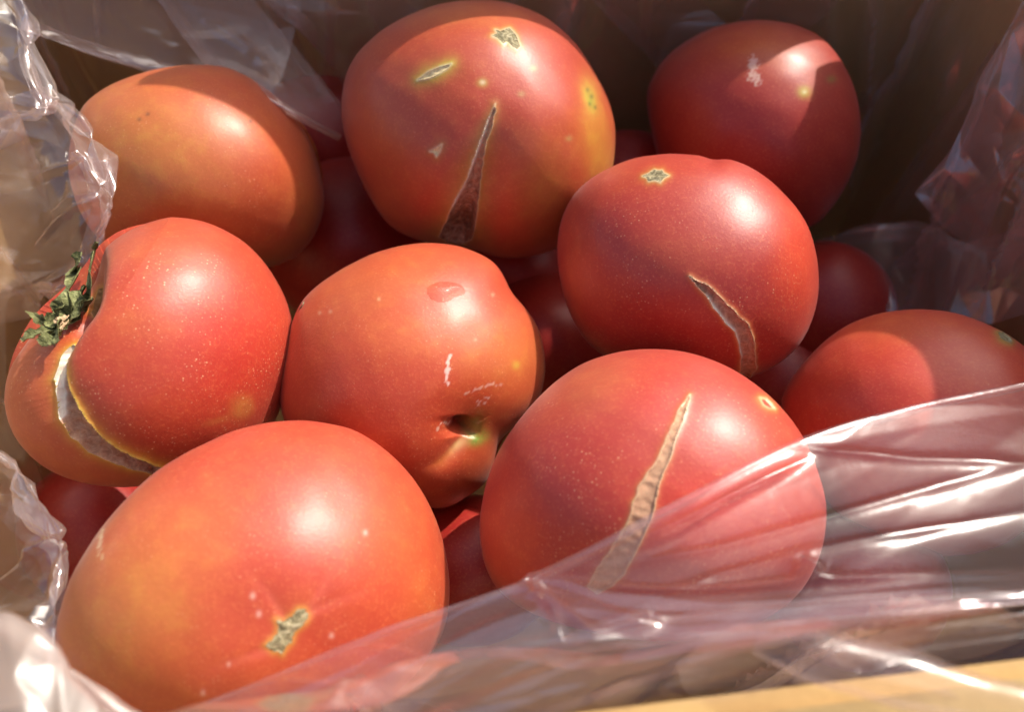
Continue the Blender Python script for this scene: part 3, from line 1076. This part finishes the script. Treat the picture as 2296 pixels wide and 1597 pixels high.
        attr(body, 'speck', s.speck[ids])
        if root is None:
            root = body
        s.children = {}
        for name, mat, F, pale, tone, label in mesh_parts:
            if len(F) == 0:
                continue
            ids, F2 = sub(F)
            o = mesh_np(name, V[ids], F2, mat, loc=s.c, parent=root)
            attr(o, 'pale', pale[ids]); attr(o, 'tone', tone[ids])
            if label:
                o['label'] = label
        tag(root, s.label, cat, s.group)
        s.root = root
        return root

    def on(s, px, py, lift=0.0):
        """surface point seen at a photo position, raised along the surface normal"""
        d = (s.px - px) ** 2 + (s.py - py) ** 2 + np.where(s.front, 0, 1e9)
        i = int(np.argmin(d))
        p = s.P[i] + s.n[i] * s.h[i]
        # slide sideways to the exact picture position
        q = at(px, py, (p - CAM) @ FWD - lift)
        return q, s.n[i]


# --- A: orange tomato at the back left
A = Tomato('large orange tomato at the upper left, half behind the one with the green calyx',
           [(165, 300), (188, 238), (240, 196), (310, 166), (390, 149), (470, 146), (530, 160), (590, 193), (640, 228), (690, 280), (722, 340), (734, 410), (729, 470), (705, 530), (665, 575), (610, 598), (530, 600), (440, 598), (350, 590), (260, 560), (195, 500), (163, 420), (156, 360)],
           .318, 1.2, 250, ORNG, 0.55, 3)
A.spot(330, 330, 190, 130, AMBR, .85)
A.spot(400, 420, 210, 60, AMBR, .55, 12)
A.spot(640, 430, 130, 150, RED, .7)
A.spot(520, 200, 200, 60, RED, .55, 15)
A.spot(300, 560, 200, 60, RED, .5)
A.spot(690, 470, 40, 90, AMBR, .45, -15)
for x, y in ((312, 267), (331, 255), (562, 271)):
    A.spot(x, y, 4, 4, (0.06, 0.03, 0.015), .8, warp=0)
A.dent(700, 330, 60, 130, .003, -30)
A.finish()

# --- B: tall cracked tomato at the back centre
B = Tomato('topmost tomato in the middle, split by a long straight crack below a star scar',
           [(766, 235), (780, 160), (810, 112), (860, 68), (920, 34), (985, 11), (1060, 2), (1130, 5), (1190, 22), (1240, 50), (1287, 95), (1330, 158), (1360, 215), (1376, 270), (1378, 330), (1368, 400), (1345, 460), (1310, 505), (1265, 545), (1210, 570), (1150, 579), (1090, 576), (1030, 562), (960, 545), (890, 520), (840, 478), (805, 425), (785, 365), (771, 300)],
           .325, 1.15, 440, RED, 0.35, 5)
B.spot(1040, 30, 200, 40, ORNG, .8)
B.spot(900, 330, 110, 130, OLIV, .5, 20)
B.spot(960, 300, 120, 150, CRIM, .45)
B.spot(1220, 420, 70, 110, AMBR, .75, 10)
B.spot(1160, 330, 90, 60, ORNG, .5)
B.spot(1340, 330, 36, 120, (0.52, 0.24, 0.03), .85, -8)
B.spot(830, 470, 90, 70, ORNG, .7)
B.spot(800, 300, 40, 120, ORNG, .4)
B.spot(1250, 150, 80, 80, CRIM, .4)
B.spot(960, 150, 150, 60, ORNG, .35)
B.spot(1324, 218, 17, 38, YELG, .75, -12)
B.spot(1326, 222, 10, 26, GREEN, .5, -12)
for x, y in ((1320, 200), (1329, 215), (1324, 232), (1336, 240)):
    B.spot(x, y, 4, 5, (0.07, 0.08, 0.02), .7, warp=0)
B.spot(1082, 185, 12, 10, YELG, .7); B.spot(1082, 184, 6, 5, TAN, 1)
for x, y in ((1195, 152), (1169, 210), (1274, 310)):
    B.spot(x, y, 8, 7, (0.45, 0.30, 0.10), .6)
B.dent(1085, 440, 60, 170, .0045, 12)
B.dent(800, 430, 90, 90, .0025)
crackB = [(1111, 233), (1096, 263), (1086, 293), (1073, 331), (1056, 376), (1039, 417), (1020, 451), (1002, 496), (985, 530), (1000, 545), (1040, 556), (1057, 548), (1066, 507), (1073, 458), (1079, 413), (1084, 364), (1090, 327), (1101, 289), (1106, 263)]
B.poly_tint([(1100, 260), (1040, 330), (985, 450), (950, 540), (1100, 560), (1120, 420), (1112, 310)], OLIV, .6, 45)
B.region('crack', crackB, M_FLESH, .0042, 15, ((.42, .22, .045), 13, .6), .0005, .0006, (TAN, 2.2, .7), ([(1096, 263), (1073, 331), (1056, 376), (1039, 417), (1015, 462)], 6, .9), 0.3)
d_ = sdf_poly(B.px, B.py, crackB)
B.h -= .0045 * np.clip((B.py - 455) / 90, 0, 1) * np.clip(-d_ / 8, 0, 1) * B.front
B.parts[-1][4][:] = np.clip((470 - B.py) / 200, 0, .75)  # flesh darkens downward, adding shade to the deep end of the crack
scarB = [(1133, 69), (1141, 67), (1149, 75), (1156, 83), (1160, 94), (1165, 106), (1158, 113), (1145, 105), (1136, 96), (1126, 101), (1114, 90), (1102, 85), (1114, 80), (1109, 72), (1121, 75)]
B.region('blossom_scar', scarB, M_SCAR, -.0004, 4, (YELG, 8, .5), .0002, .0005, (TAN, 3, .8))
B.region('skin_scar', [(934, 178), (960, 160), (990, 149), (1013, 144), (1003, 154), (984, 165), (960, 174)], M_HEALED, .0003, 4, ((.46, .34, .05), 15, .8), .0003, .0004, (TAN, 3, .8), label='long healed scar')
B.region('skin_scar', [(963, 340), (976, 333), (990, 324), (986, 340), (978, 352), (973, 342)], M_HEALED, .0005, 4, (OLIV, 12, .7), .0003, .0003, (TAN, 3, .8), label='three cornered nick')
B.finish()

# --- C: dark tomato in the back right corner
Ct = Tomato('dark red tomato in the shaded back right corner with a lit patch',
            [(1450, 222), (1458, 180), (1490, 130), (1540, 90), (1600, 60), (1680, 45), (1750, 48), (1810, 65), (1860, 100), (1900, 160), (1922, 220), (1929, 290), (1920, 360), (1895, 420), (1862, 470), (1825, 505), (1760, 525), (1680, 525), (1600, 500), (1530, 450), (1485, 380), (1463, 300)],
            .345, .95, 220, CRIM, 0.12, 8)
Ct.spot(1700, 110, 120, 60, ORNG, .6)
Ct.spot(1560, 230, 110, 160, RED, .4)
Ct.poly_tint([(1686, 122), (1695, 130), (1700, 150), (1692, 160), (1704, 172), (1706, 186), (1695, 192), (1688, 180), (1676, 176), (1680, 160), (1676, 148)], PALE, .6, 6, 3)
Ct.spot(1800, 207, 13, 12, YELG, .85); Ct.spot(1802, 207, 5, 4, (0.7, 0.66, 0.4), .8)
Ct.spot(1864, 177, 10, 8, GREEN, .5)
Ct.finish()

# --- D: crimson tomato right of centre
Dt = Tomato('crimson tomato right of centre with a curved crack and small star scar on top',
            [(1250, 570), (1255, 505), (1275, 452), (1310, 410), (1360, 378), (1420, 355), (1490, 345), (1550, 347), (1605, 350), (1662, 366), (1720, 400), (1770, 450), (1806, 505), (1829, 570), (1837, 640), (1828, 700), (1802, 760), (1766, 800), (1722, 830), (1670, 847), (1600, 853), (1500, 843), (1400, 820), (1330, 780), (1285, 720), (1261, 650)],
            .285, 1.0, 420, CRIM, 0.75, 13)
Dt.spot(1430, 390, 120, 60, RED, .8)
Dt.spot(1790, 560, 50, 150, (0.56, 0.05, 0.015), .8, -10)
Dt.spot(1290, 620, 45, 130, ORNG, .5)
Dt.spot(1500, 580, 110, 70, (0.45, 0.09, 0.04), .55, 20)
Dt.spot(1430, 700, 110, 110, CRIM, .6)
Dt.spot(1420, 510, 80, 60, CRIM, .5)
Dt.dent(1600, 352, 26, 20, .0012)
crackD = [(1544, 621), (1566, 645), (1583, 665), (1603, 692), (1627, 723), (1647, 743), (1656, 770), (1662, 804), (1660, 838), (1668, 850), (1680, 846), (1693, 827), (1691, 790), (1686, 756), (1674, 726), (1647, 699), (1620, 672), (1593, 645), (1569, 630)]
Dt.region('crack', crackD, M_FLESH, .0006, 7, ((.55, .25, .06), 7, .6), .0006, .0004, (TAN, 2.2, .9), ([(1583, 665), (1603, 692), (1627, 723), (1647, 743), (1656, 770), (1661, 804)], 6, .9), 0.4)
Dt.region('blossom_scar', [(1441, 396), (1455, 390), (1467, 382), (1477, 384), (1485, 383), (1489, 389), (1500, 394), (1488, 400), (1480, 409), (1467, 405), (1454, 407), (1451, 400)], M_SCAR, -.0004, 4, (YELG, 7, .4), .0002, .0004, (TAN, 2.5, .7))
Dt.finish()

# --- E: two lobed tomato with the calyx
Et = Tomato('two lobed tomato at the left with dried green calyx and gaping curved split',
            [(216, 546), (250, 518), (295, 498), (345, 488), (390, 486), (440, 492), (490, 508), (540, 535), (580, 572), (615, 618), (643, 675), (658, 735), (660, 790), (652, 850), (632, 915), (600, 975), (540, 1030), (460, 1062), (370, 1083), (290, 1094), (215, 1091), (150, 1075), (90, 1045), (45, 1000), (18, 950), (5, 880), (10, 825), (30, 770), (55, 722), (88, 685), (140, 640), (185, 590)],
            .262, .95, 440, RED, 1.0, 17, lump=.001)
Et.spot(60, 900, 90, 150, ORNG, .75)
Et.spot(150, 1060, 140, 40, ORNG, .5)
Et.spot(330, 560, 120, 60, ORNG, .5)
Et.spot(300, 720, 120, 60, ORNG, .4)
Et.spot(520, 800, 120, 160, (0.48, 0.025, 0.017), .6)
Et.spot(545, 915, 28, 32, AMBR, .75, 20, 1.6)
Et.spot(485, 945, 36, 9, AMBR, .5, -15)
Et.groove([(222, 530), (210, 590), (202, 650), (190, 688), (165, 722), (142, 765), (128, 815), (132, 880), (150, 940)], .0085, 17, 85, .3, .5)
Et.groove([(204, 650), (190, 688), (165, 722), (142, 765)], .005, 8, 25, .3, .3)
Et.h -= .006 * np.clip((250 - (Et.px + 0.62 * (Et.py - 700))) / 240, 0, 1) * np.clip((900 - Et.py) / 300, 0, 1) * Et.front
Et.groove([(125, 810), (130, 890), (160, 940), (200, 985), (265, 1020), (350, 1048)], .0016, 55, 55, .25, .35)
crackE = [(132, 770), (118, 790), (109, 815), (107, 856), (116, 901), (128, 942), (158, 980), (195, 1017), (263, 1042), (340, 1058), (366, 1046), (293, 1021), (240, 995), (195, 950), (165, 901), (150, 867), (137, 818), (143, 778)]
Et.region('crack', crackE, M_FLESH, .0013, 9, ((.58, .29, .03), 14, .85), .0008, .0006, ((.62, .45, .10), 3, .7), ([(132, 770), (116, 795), (112, 820), (112, 858), (120, 901), (128, 938)], 9, 1.25), 0.45)
Et.region('stem_cavity', [(205, 610), (198, 650), (190, 676), (168, 690), (158, 668), (176, 640), (192, 610)], M_CORK, .0005, 5, ((.5, .26, .04), 12, .7), 0, .0004, None)
Et.finish()


def ribbon(name, tom, pts, widths, mat, parent, lift=.0012, curl=.35, twist=0.0, seed=1, label=None, wide=1.0):
    """dried leaf-like strip through photo positions lying over the tomato: (px, py, extra lift)"""
    ctr, nor = [], []
    for p in pts:
        q, n = tom.on(p[0], p[1], lift + p[2])
        ctr.append(q); nor.append(n)
    n, m = 26, 7
    C = cr(np.array(ctr), n)
    Nn = cr(np.array(nor), n)
    T = np.gradient(C, axis=0)
    T /= np.linalg.norm(T, axis=1, keepdims=True)
    Nn = Nn - np.sum(Nn * T, 1, keepdims=True) * T
    Nn /= np.linalg.norm(Nn, axis=1, keepdims=True)
    B = np.cross(T, Nn)
    u = np.linspace(0, 1, n)
    w = np.interp(u, np.linspace(0, 1, len(widths)), widths) * tom.depth * KPX * wide
    r = np.random.default_rng(seed)
    ph = r.uniform(0, 6, 4)
    w = w * (1 + 0.22 * np.sin(u * 17 + ph[0]) + 0.12 * np.sin(u * 41 + ph[1]))
    rot = twist * u + 0.5 * np.sin(u * 6 + ph[2])
    B2 = B * np.cos(rot)[:, None] + Nn * np.sin(rot)[:, None]
    N2 = np.cross(B2, T) * -1.0
    k = np.linspace(-1, 1, m)
    mid = 0.30 * np.sin(u * 23 + ph[3])
    P = C[:, None] + B2[:, None] * (k[None, :, None] * w[:, None, None] * 0.5) + Nn[:, None] * ((np.abs(k)[None, :] ** 1.3 * curl + mid[:, None] * k[None, :] * 0.4 - 0.25 * (np.abs(k) < 0.2)[None, :]) * w[:, None] * 0.6)[..., None]
    th = 0.00035
    P2 = P - Nn[:, None] * th
    V = np.concatenate([P.reshape(-1, 3), P2.reshape(-1, 3)])
    F = grid_faces(n, m)
    F = np.concatenate([F, F[:, ::-1] + n * m])
    rim = np.concatenate([np.arange(n) * m, (n - 1) * m + np.arange(1, m), (np.arange(n - 2, -1, -1)) * m + m - 1, np.arange(m - 2, 0, -1)])
    nx = np.roll(rim, -1)
    F = np.concatenate([F, np.stack([rim, nx, nx + n * m, rim + n * m], 1)])
    o = mesh_np(name, V, F, mat, loc=ctr[0], parent=parent)
    if label:
        o['label'] = label
    return o


q0, n0 = Et.on(150, 712, .002)
# calyx disc as the part, its sepals one level deeper
cal_pts = [(175, 682, .001), (160, 700, .002), (140, 718, .0025), (118, 735, .002), (104, 752, .001)]
calyx = ribbon('calyx', Et, cal_pts, [22, 44, 50, 44, 22], M_SEPAL, Et.root, .0012, .30, 0.0, 2)


def child_of(o, parent):
    """keep the place while hanging a sub-part under a part"""
    o.parent = parent
    o.location = Vector(o['abs']) - Vector(parent['abs'])


def sepal(*a, **k):
    o = ribbon('sepal', Et, *a, M_SEPAL, Et.root, wide=1.55, **k)
    loc = o.location - calyx.location
    o.parent = calyx
    o.location = loc
    return o


sepal([(182, 690, .001), (197, 668, .0018), (201, 636, .0022), (200, 612, .0028), (204, 590, .0034), (211, 563, .0042), (217, 542, .005)], [16, 13, 10, 9, 9, 9, 5], seed=3, twist=.8)
sepal([(150, 705, .0015), (144, 680, .002), (150, 655, .0025), (160, 632, .003), (170, 610, .0045), (169, 590, .006), (176, 572, .0075), (178, 564, .008)], [22, 26, 16, 13, 20, 17, 9, 6], seed=4, twist=-.7)
sepal([(165, 700, .0015), (180, 688, .003), (196, 680, .004), (202, 670, .0042)], [18, 17, 15, 8], seed=5, twist=.5)
sepal([(150, 715, .002), (158, 690, .0035), (176, 664, .003), (190, 640, .002)], [26, 30, 24, 10], seed=6, twist=.3)
sepal([(132, 722, .002), (112, 720, .003), (98, 718, .004), (84, 712, .006), (72, 700, .0075)], [20, 18, 13, 11, 9], seed=7, twist=-.9)
sepal([(130, 732, .002), (108, 738, .003), (88, 744, .0045), (66, 751, .006), (48, 764, .007)], [18, 14, 12, 10, 4], seed=8, twist=.4)
sepal([(136, 736, .002), (122, 752, .0035), (106, 764, .004), (93, 775, .0045)], [24, 26, 24, 12], seed=9, twist=-.3)
sepal([(128, 700, .002), (132, 690, .004), (142, 682, .0055)], [14, 12, 8], seed=10, twist=.6)
# broken woody stalk end in the middle
for k, (a, b) in enumerate((((150, 708, .004), (132, 728, .0055)), ((146, 728, .004), (122, 716, .005)), ((150, 720, .004), (136, 738, .005)), ((140, 712, .0045), (122, 724, .005)))):
    o = ribbon('stalk_fibre', Et, [a, ((a[0] + b[0]) / 2, (a[1] + b[1]) / 2, .0052), b], [8, 9, 5], M_STEM, Et.root, .001, .5, .4, 20 + k)
    loc = o.location - calyx.location
    o.parent = calyx
    o.location = loc

# --- F: middle tomato with the water drop and the stem hollow
Ft = Tomato('orange red tomato in the middle with a water drop and a deep stem hollow',
            [(628, 905), (630, 840), (642, 770), (660, 705), (692, 658), (740, 620), (800, 585), (860, 560), (930, 545), (1000, 545), (1060, 560), (1110, 588), (1142, 628), (1168, 672), (1197, 715), (1216, 760), (1224, 820), (1216, 880), (1194, 925), (1162, 962), (1136, 988), (1122, 1015), (1108, 1060), (1080, 1096), (1040, 1121), (990, 1143), (900, 1125), (800, 1080), (700, 1010), (645, 960)],
            .279, .90, 380, (0.455, 0.078, 0.025), 0.55, 23, lump=.0012)
Ft.spot(900, 780, 300, 260, (0.55, 0.055, 0.017), .55)
Ft.spot(1060, 620, 110, 70, (0.52, 0.035, 0.02), .8)
Ft.spot(1150, 690, 60, 80, RED, .7)
Ft.spot(860, 640, 200, 60, ORNG, .8, -14)
Ft.spot(960, 765, 200, 55, (0.58, 0.14, 0.04), .6, 5)
Ft.spot(1140, 800, 90, 80, AMBR, .55)
Ft.spot(850, 940, 200, 140, RED, .75)
Ft.spot(980, 1060, 120, 60, (0.42, 0.05, 0.02), .5)
Ft.spot(1158, 819, 8, 9, YELG, .6)
Ft.dent(1060, 970, 100, 85, .0036)
Ft.groove([(1070, 940), (1069, 970), (1067, 1000)], .0082, 11, 42, .25, .3)
Ft.groove([(1066, 985), (1030, 1022), (990, 1045), (930, 1055)], .0022, 16, 26, 0, .6)
Ft.dent(1170, 640, 55, 45, .0015)
Ft.spot(1087, 965, 12, 30, GREEN, .95, 5)
Ft.spot(1082, 1000, 24, 11, (0.16, 0.27, 0.04), .98, -30)
Ft.spot(1095, 985, 16, 16, (0.36, 0.28, 0.05), .6)
Ft.spot(1038, 1018, 30, 8, (0.70, 0.52, 0.22), .8, -32)  # painted highlight streak along the ridge below the hollow
Ft.spot(1000, 1040, 40, 12, AMBR, .5, -25)
Ft.spot(1083, 940, 40, 22, OLIV, .4)
Ft.poly_tint([(1010, 792), (1013, 798), (1008, 815), (1007, 838), (1004, 850), (1007, 860), (1010, 874), (1004, 866), (999, 852), (998, 838), (1001, 815), (1004, 800)], PALE, .9, 3, 1.5)
Ft.poly_tint([(1128, 862), (1110, 864), (1085, 871), (1060, 880), (1044, 888), (1060, 877), (1085, 867), (1108, 860)], PALE, .4, 5, 2.5)
Ft.poly_tint([(1000, 955), (1008, 961), (1019, 965), (1022, 971), (1010, 969), (1003, 963)], PALE, .8, 3, 3)
Ft.poly_tint([(985, 965), (990, 962), (988, 975), (983, 974)], PALE, .5, 3, 3)
Ft.poly_tint([(1082, 908), (1092, 902), (1100, 895), (1092, 908), (1080, 916)], PALE, .5, 5, 4)
for x, y in ((740, 698), (716, 701), (850, 671), (1066, 762), (1106, 660)):
    Ft.spot(x, y, 4, 4, TAN, .35, warp=0)
Ft.extra['root'] = 1
Ft.finish()
# corky strip along the far left shoulder
ribbon('corky_scar', Ft, [(668, 700, 0), (684, 676, 0), (704, 655, 0), (722, 640, 0)], [4, 9, 8, 3], M_SCAR, Ft.root, .0002, .1, 0, 46)

# --- G: large pink red tomato at the right front
Gt = Tomato('big pinkish red tomato at lower right with a pale straight scar, half under film',
            [(1073, 1180), (1080, 1120), (1100, 1050), (1130, 990), (1175, 930), (1230, 872), (1290, 826), (1360, 797), (1440, 784), (1520, 787), (1590, 805), (1660, 840), (1720, 885), (1770, 940), (1808, 1002), (1838, 1080), (1852, 1150), (1846, 1230), (1812, 1310), (1750, 1370), (1650, 1415), (1500, 1435), (1350, 1420), (1220, 1390), (1122, 1335), (1082, 1262)],
            .238, 1.02, 440, (0.41, 0.042, 0.026), 0.8, 29)
Gt.spot(1320, 870, 110, 60, (0.45, 0.13, 0.05), .55, -20)
Gt.spot(1250, 1090, 130, 170, CRIM, .55)
Gt.spot(1600, 1140, 150, 90, (0.56, 0.035, 0.015), .7)
Gt.spot(1740, 960, 60, 100, RED, .7, -40)
Gt.spot(1130, 1230, 70, 120, ORNG, .4)
Gt.spot(1560, 880, 160, 60, (0.52, 0.045, 0.03), .6)
crackG = [(1547, 883), (1523, 922), (1505, 959), (1492, 993), (1475, 1030), (1454, 1057), (1432, 1095), (1409, 1171), (1376, 1226), (1345, 1270), (1318, 1315), (1340, 1330), (1375, 1312), (1397, 1291), (1419, 1247), (1452, 1182), (1467, 1139), (1479, 1079), (1492, 1051), (1506, 1013), (1513, 986), (1527, 953), (1540, 915)]
Gt.region('crack', crackG, M_FLESH, .0003, 6, ((.50, .20, .06), 8, .55), .0003, .0003, (TAN, 2.4, .85), ([(1340, 1310), (1400, 1230)], 30, .1), 0.85)
Gt.region('blossom_scar', [(1702, 893), (1716, 896), (1729, 908), (1736, 919), (1722, 916), (1711, 909)], M_SCAR, .0004, 4, (YELG, 8, .4), .0003, .0003, (TAN, 3, .6))
Gt.finish()

# --- H: large tomato at the lower left
Ht = Tomato('largest tomato at the lower left, amber sided with a dark corky scar',
            [(121, 1425), (135, 1368), (160, 1300), (200, 1230), (245, 1165), (300, 1102), (370, 1046), (450, 1001), (540, 963), (630, 945), (710, 944), (790, 960), (860, 1000), (920, 1060), (960, 1120), (991, 1190), (1009, 1270), (1013, 1340), (998, 1420), (950, 1500), (890, 1560), (800, 1620), (680, 1660), (540, 1672), (400, 1652), (280, 1610), (180, 1560), (130, 1495)],
            .222, .90, 400, RED, 0.45, 37)
Ht.spot(330, 1330, 150, 200, AMBR, .75, 25)
Ht.spot(220, 1440, 120, 140, AMBR, .7)
Ht.spot(420, 1180, 110, 70, ORNG, .7, -30)
Ht.spot(650, 1010, 260, 70, (0.55, 0.07, 0.03), .5, -4)
Ht.spot(880, 1200, 110, 120, ORNG, .5)
Ht.spot(560, 1320, 120, 80, RED, .6)
Ht.spot(420, 1590, 180, 60, ORNG, .7)
Ht.spot(640, 1540, 150, 60, ORNG, .4)
Ht.spot(950, 1360, 50, 100, AMBR, .3)
for k, pts in enumerate(([(640, 1390), (600, 1330), (540, 1270)], [(690, 1375), (730, 1310), (750, 1250)], [(610, 1460), (520, 1490), (440, 1520)], [(690, 1380), (780, 1340), (850, 1320)])):
    d, _, t = line_dist(Ht.px, Ht.py, pts)
    Ht.tint(.45 * np.exp(-(d / 10) ** 2) * np.clip(1 - t, 0, 1), (0.62, 0.13, 0.09))
    Ht.h -= .0002 * np.exp(-(d / 14) ** 2) * np.clip(1 - t, 0, 1)
for x, y, r_ in ((581, 1380, 6), (567, 1338, 6), (746, 1428, 5), (455, 1555, 5), (820, 1195, 5), (512, 1494, 4), (640, 1595, 4)):
    Ht.spot(x, y, r_, r_ * 1.3, PALE, .5, warp=0)
Ht.poly_tint([(228, 1188), (236, 1190), (232, 1215), (230, 1238), (234, 1256), (226, 1240), (225, 1212)], TAN, .9, 4, 3)
Ht.dent(640, 1420, 140, 110, .0016)
scarH = [(672, 1367), (686, 1368), (695, 1382), (690, 1397), (674, 1412), (663, 1421), (660, 1432), (657, 1444), (641, 1458), (634, 1472), (626, 1466), (614, 1467), (596, 1453), (613, 1438), (624, 1424), (626, 1409), (620, 1393), (641, 1397), (658, 1384)]
Ht.region('blossom_scar', scarH, M_SCAR, -.0003, 5, ((.58, .34, .06), 8, .7), .0002, .0005, (AMBR, 3, .8))
Ht.finish()

# --- I: tomato at the right edge
It = Tomato('red tomato at the right edge of the box, lower half hidden under the bag film',
            [(1750, 905), (1766, 860), (1800, 815), (1850, 765), (1910, 725), (1980, 702), (2060, 695), (2140, 702), (2220, 730), (2296, 775), (2350, 830), (2382, 900), (2390, 990), (2375, 1080), (2320, 1170), (2220, 1235), (2080, 1245), (1930, 1190), (1815, 1085), (1762, 985)],
            .262, .95, 250, (0.53, 0.045, 0.02), 0.35, 41)
It.spot(2000, 730, 180, 40, ORNG, .6)
It.spot(2150, 800, 120, 90, (0.56, 0.09, 0.04), .6)
It.spot(1880, 900, 90, 110, RED, .7)
It.region('blossom_scar', [(2234, 750), (2246, 748), (2258, 756), (2268, 766), (2262, 774), (2250, 770), (2240, 764)], M_SCAR, .0003, 4, ((.3, .3, .06), 8, .7), .0002, .0003, (OLIV, 3, .6))
It.finish()


def ell(cx, cy, rx, ry, n=16):
    return [(cx + rx * math.cos(a), cy + ry * math.sin(a)) for a in np.linspace(0, 2 * math.pi, n, endpoint=False)]


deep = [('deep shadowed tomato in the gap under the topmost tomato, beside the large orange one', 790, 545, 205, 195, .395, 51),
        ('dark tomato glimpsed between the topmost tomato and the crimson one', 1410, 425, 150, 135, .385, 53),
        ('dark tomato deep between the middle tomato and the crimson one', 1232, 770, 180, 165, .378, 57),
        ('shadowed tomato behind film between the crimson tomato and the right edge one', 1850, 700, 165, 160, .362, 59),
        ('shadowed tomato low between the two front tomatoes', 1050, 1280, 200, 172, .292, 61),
        ('added filler tomato darkening the gap just below the curved crack of the crimson tomato', 1745, 870, 150, 140, .362, 71),  # put in to keep this gap dark
        ('added filler tomato in the dark gap between the large orange and topmost tomatoes', 735, 300, 170, 160, .415, 73),  # added where only dark film shows, to fill the gap
        ('added filler tomato in the dark left gap under the two lobed tomato', 215, 1200, 185, 165, .340, 79),  # added to darken a gap where no tomato is seen
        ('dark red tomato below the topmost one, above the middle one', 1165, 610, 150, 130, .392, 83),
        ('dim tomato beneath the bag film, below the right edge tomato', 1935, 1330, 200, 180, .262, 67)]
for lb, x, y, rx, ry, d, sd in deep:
    t = Tomato(lb, ell(x, y, rx, ry), d, .95, 90, (0.36, 0.014, 0.009), .2, sd)  # deeper red than other tomatoes, colouring in the shade of the gaps
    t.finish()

# ------------------------------------------------------------------ water drop on the middle tomato
drop_poly = smooth_closed([(957, 648), (972, 636), (997, 631), (1026, 635), (1042, 648), (1041, 660), (1024, 664), (1007, 675), (988, 678), (967, 671)])
dd = sdf_poly(Ft.px, Ft.py, drop_poly[::4])
fm = (sdf_poly(Ft.px[Ft.F].mean(1), Ft.py[Ft.F].mean(1), drop_poly[::4]) < 0) & Ft.front[Ft.F].all(1)
ids, inv = np.unique(Ft.F[fm].ravel(), return_inverse=True)
t_ = np.clip(-dd[ids] / 20.0, 0, 1)
hh = .0017 * (1 - (1 - t_) ** 2) + .00003
top = Ft.V[ids] + Ft.n[ids] * hh[:, None]
bot = Ft.V[ids] - Ft.n[ids] * .0001
Fq = inv.reshape(-1, 4)
ed = {}
for f in Fq:
    for k in range(4):
        a, b = int(f[k]), int(f[(k + 1) % 4])
        ed[(a, b)] = 1
side = np.array([(b, a, a + len(ids), b + len(ids)) for (a, b) in ed if (b, a) not in ed])
dropo = mesh_np('water_drop', top, Fq, M_WATER, loc=top.mean(0))
tag(dropo, 'clear water drop on the upper side of the middle orange red tomato', 'water drop')
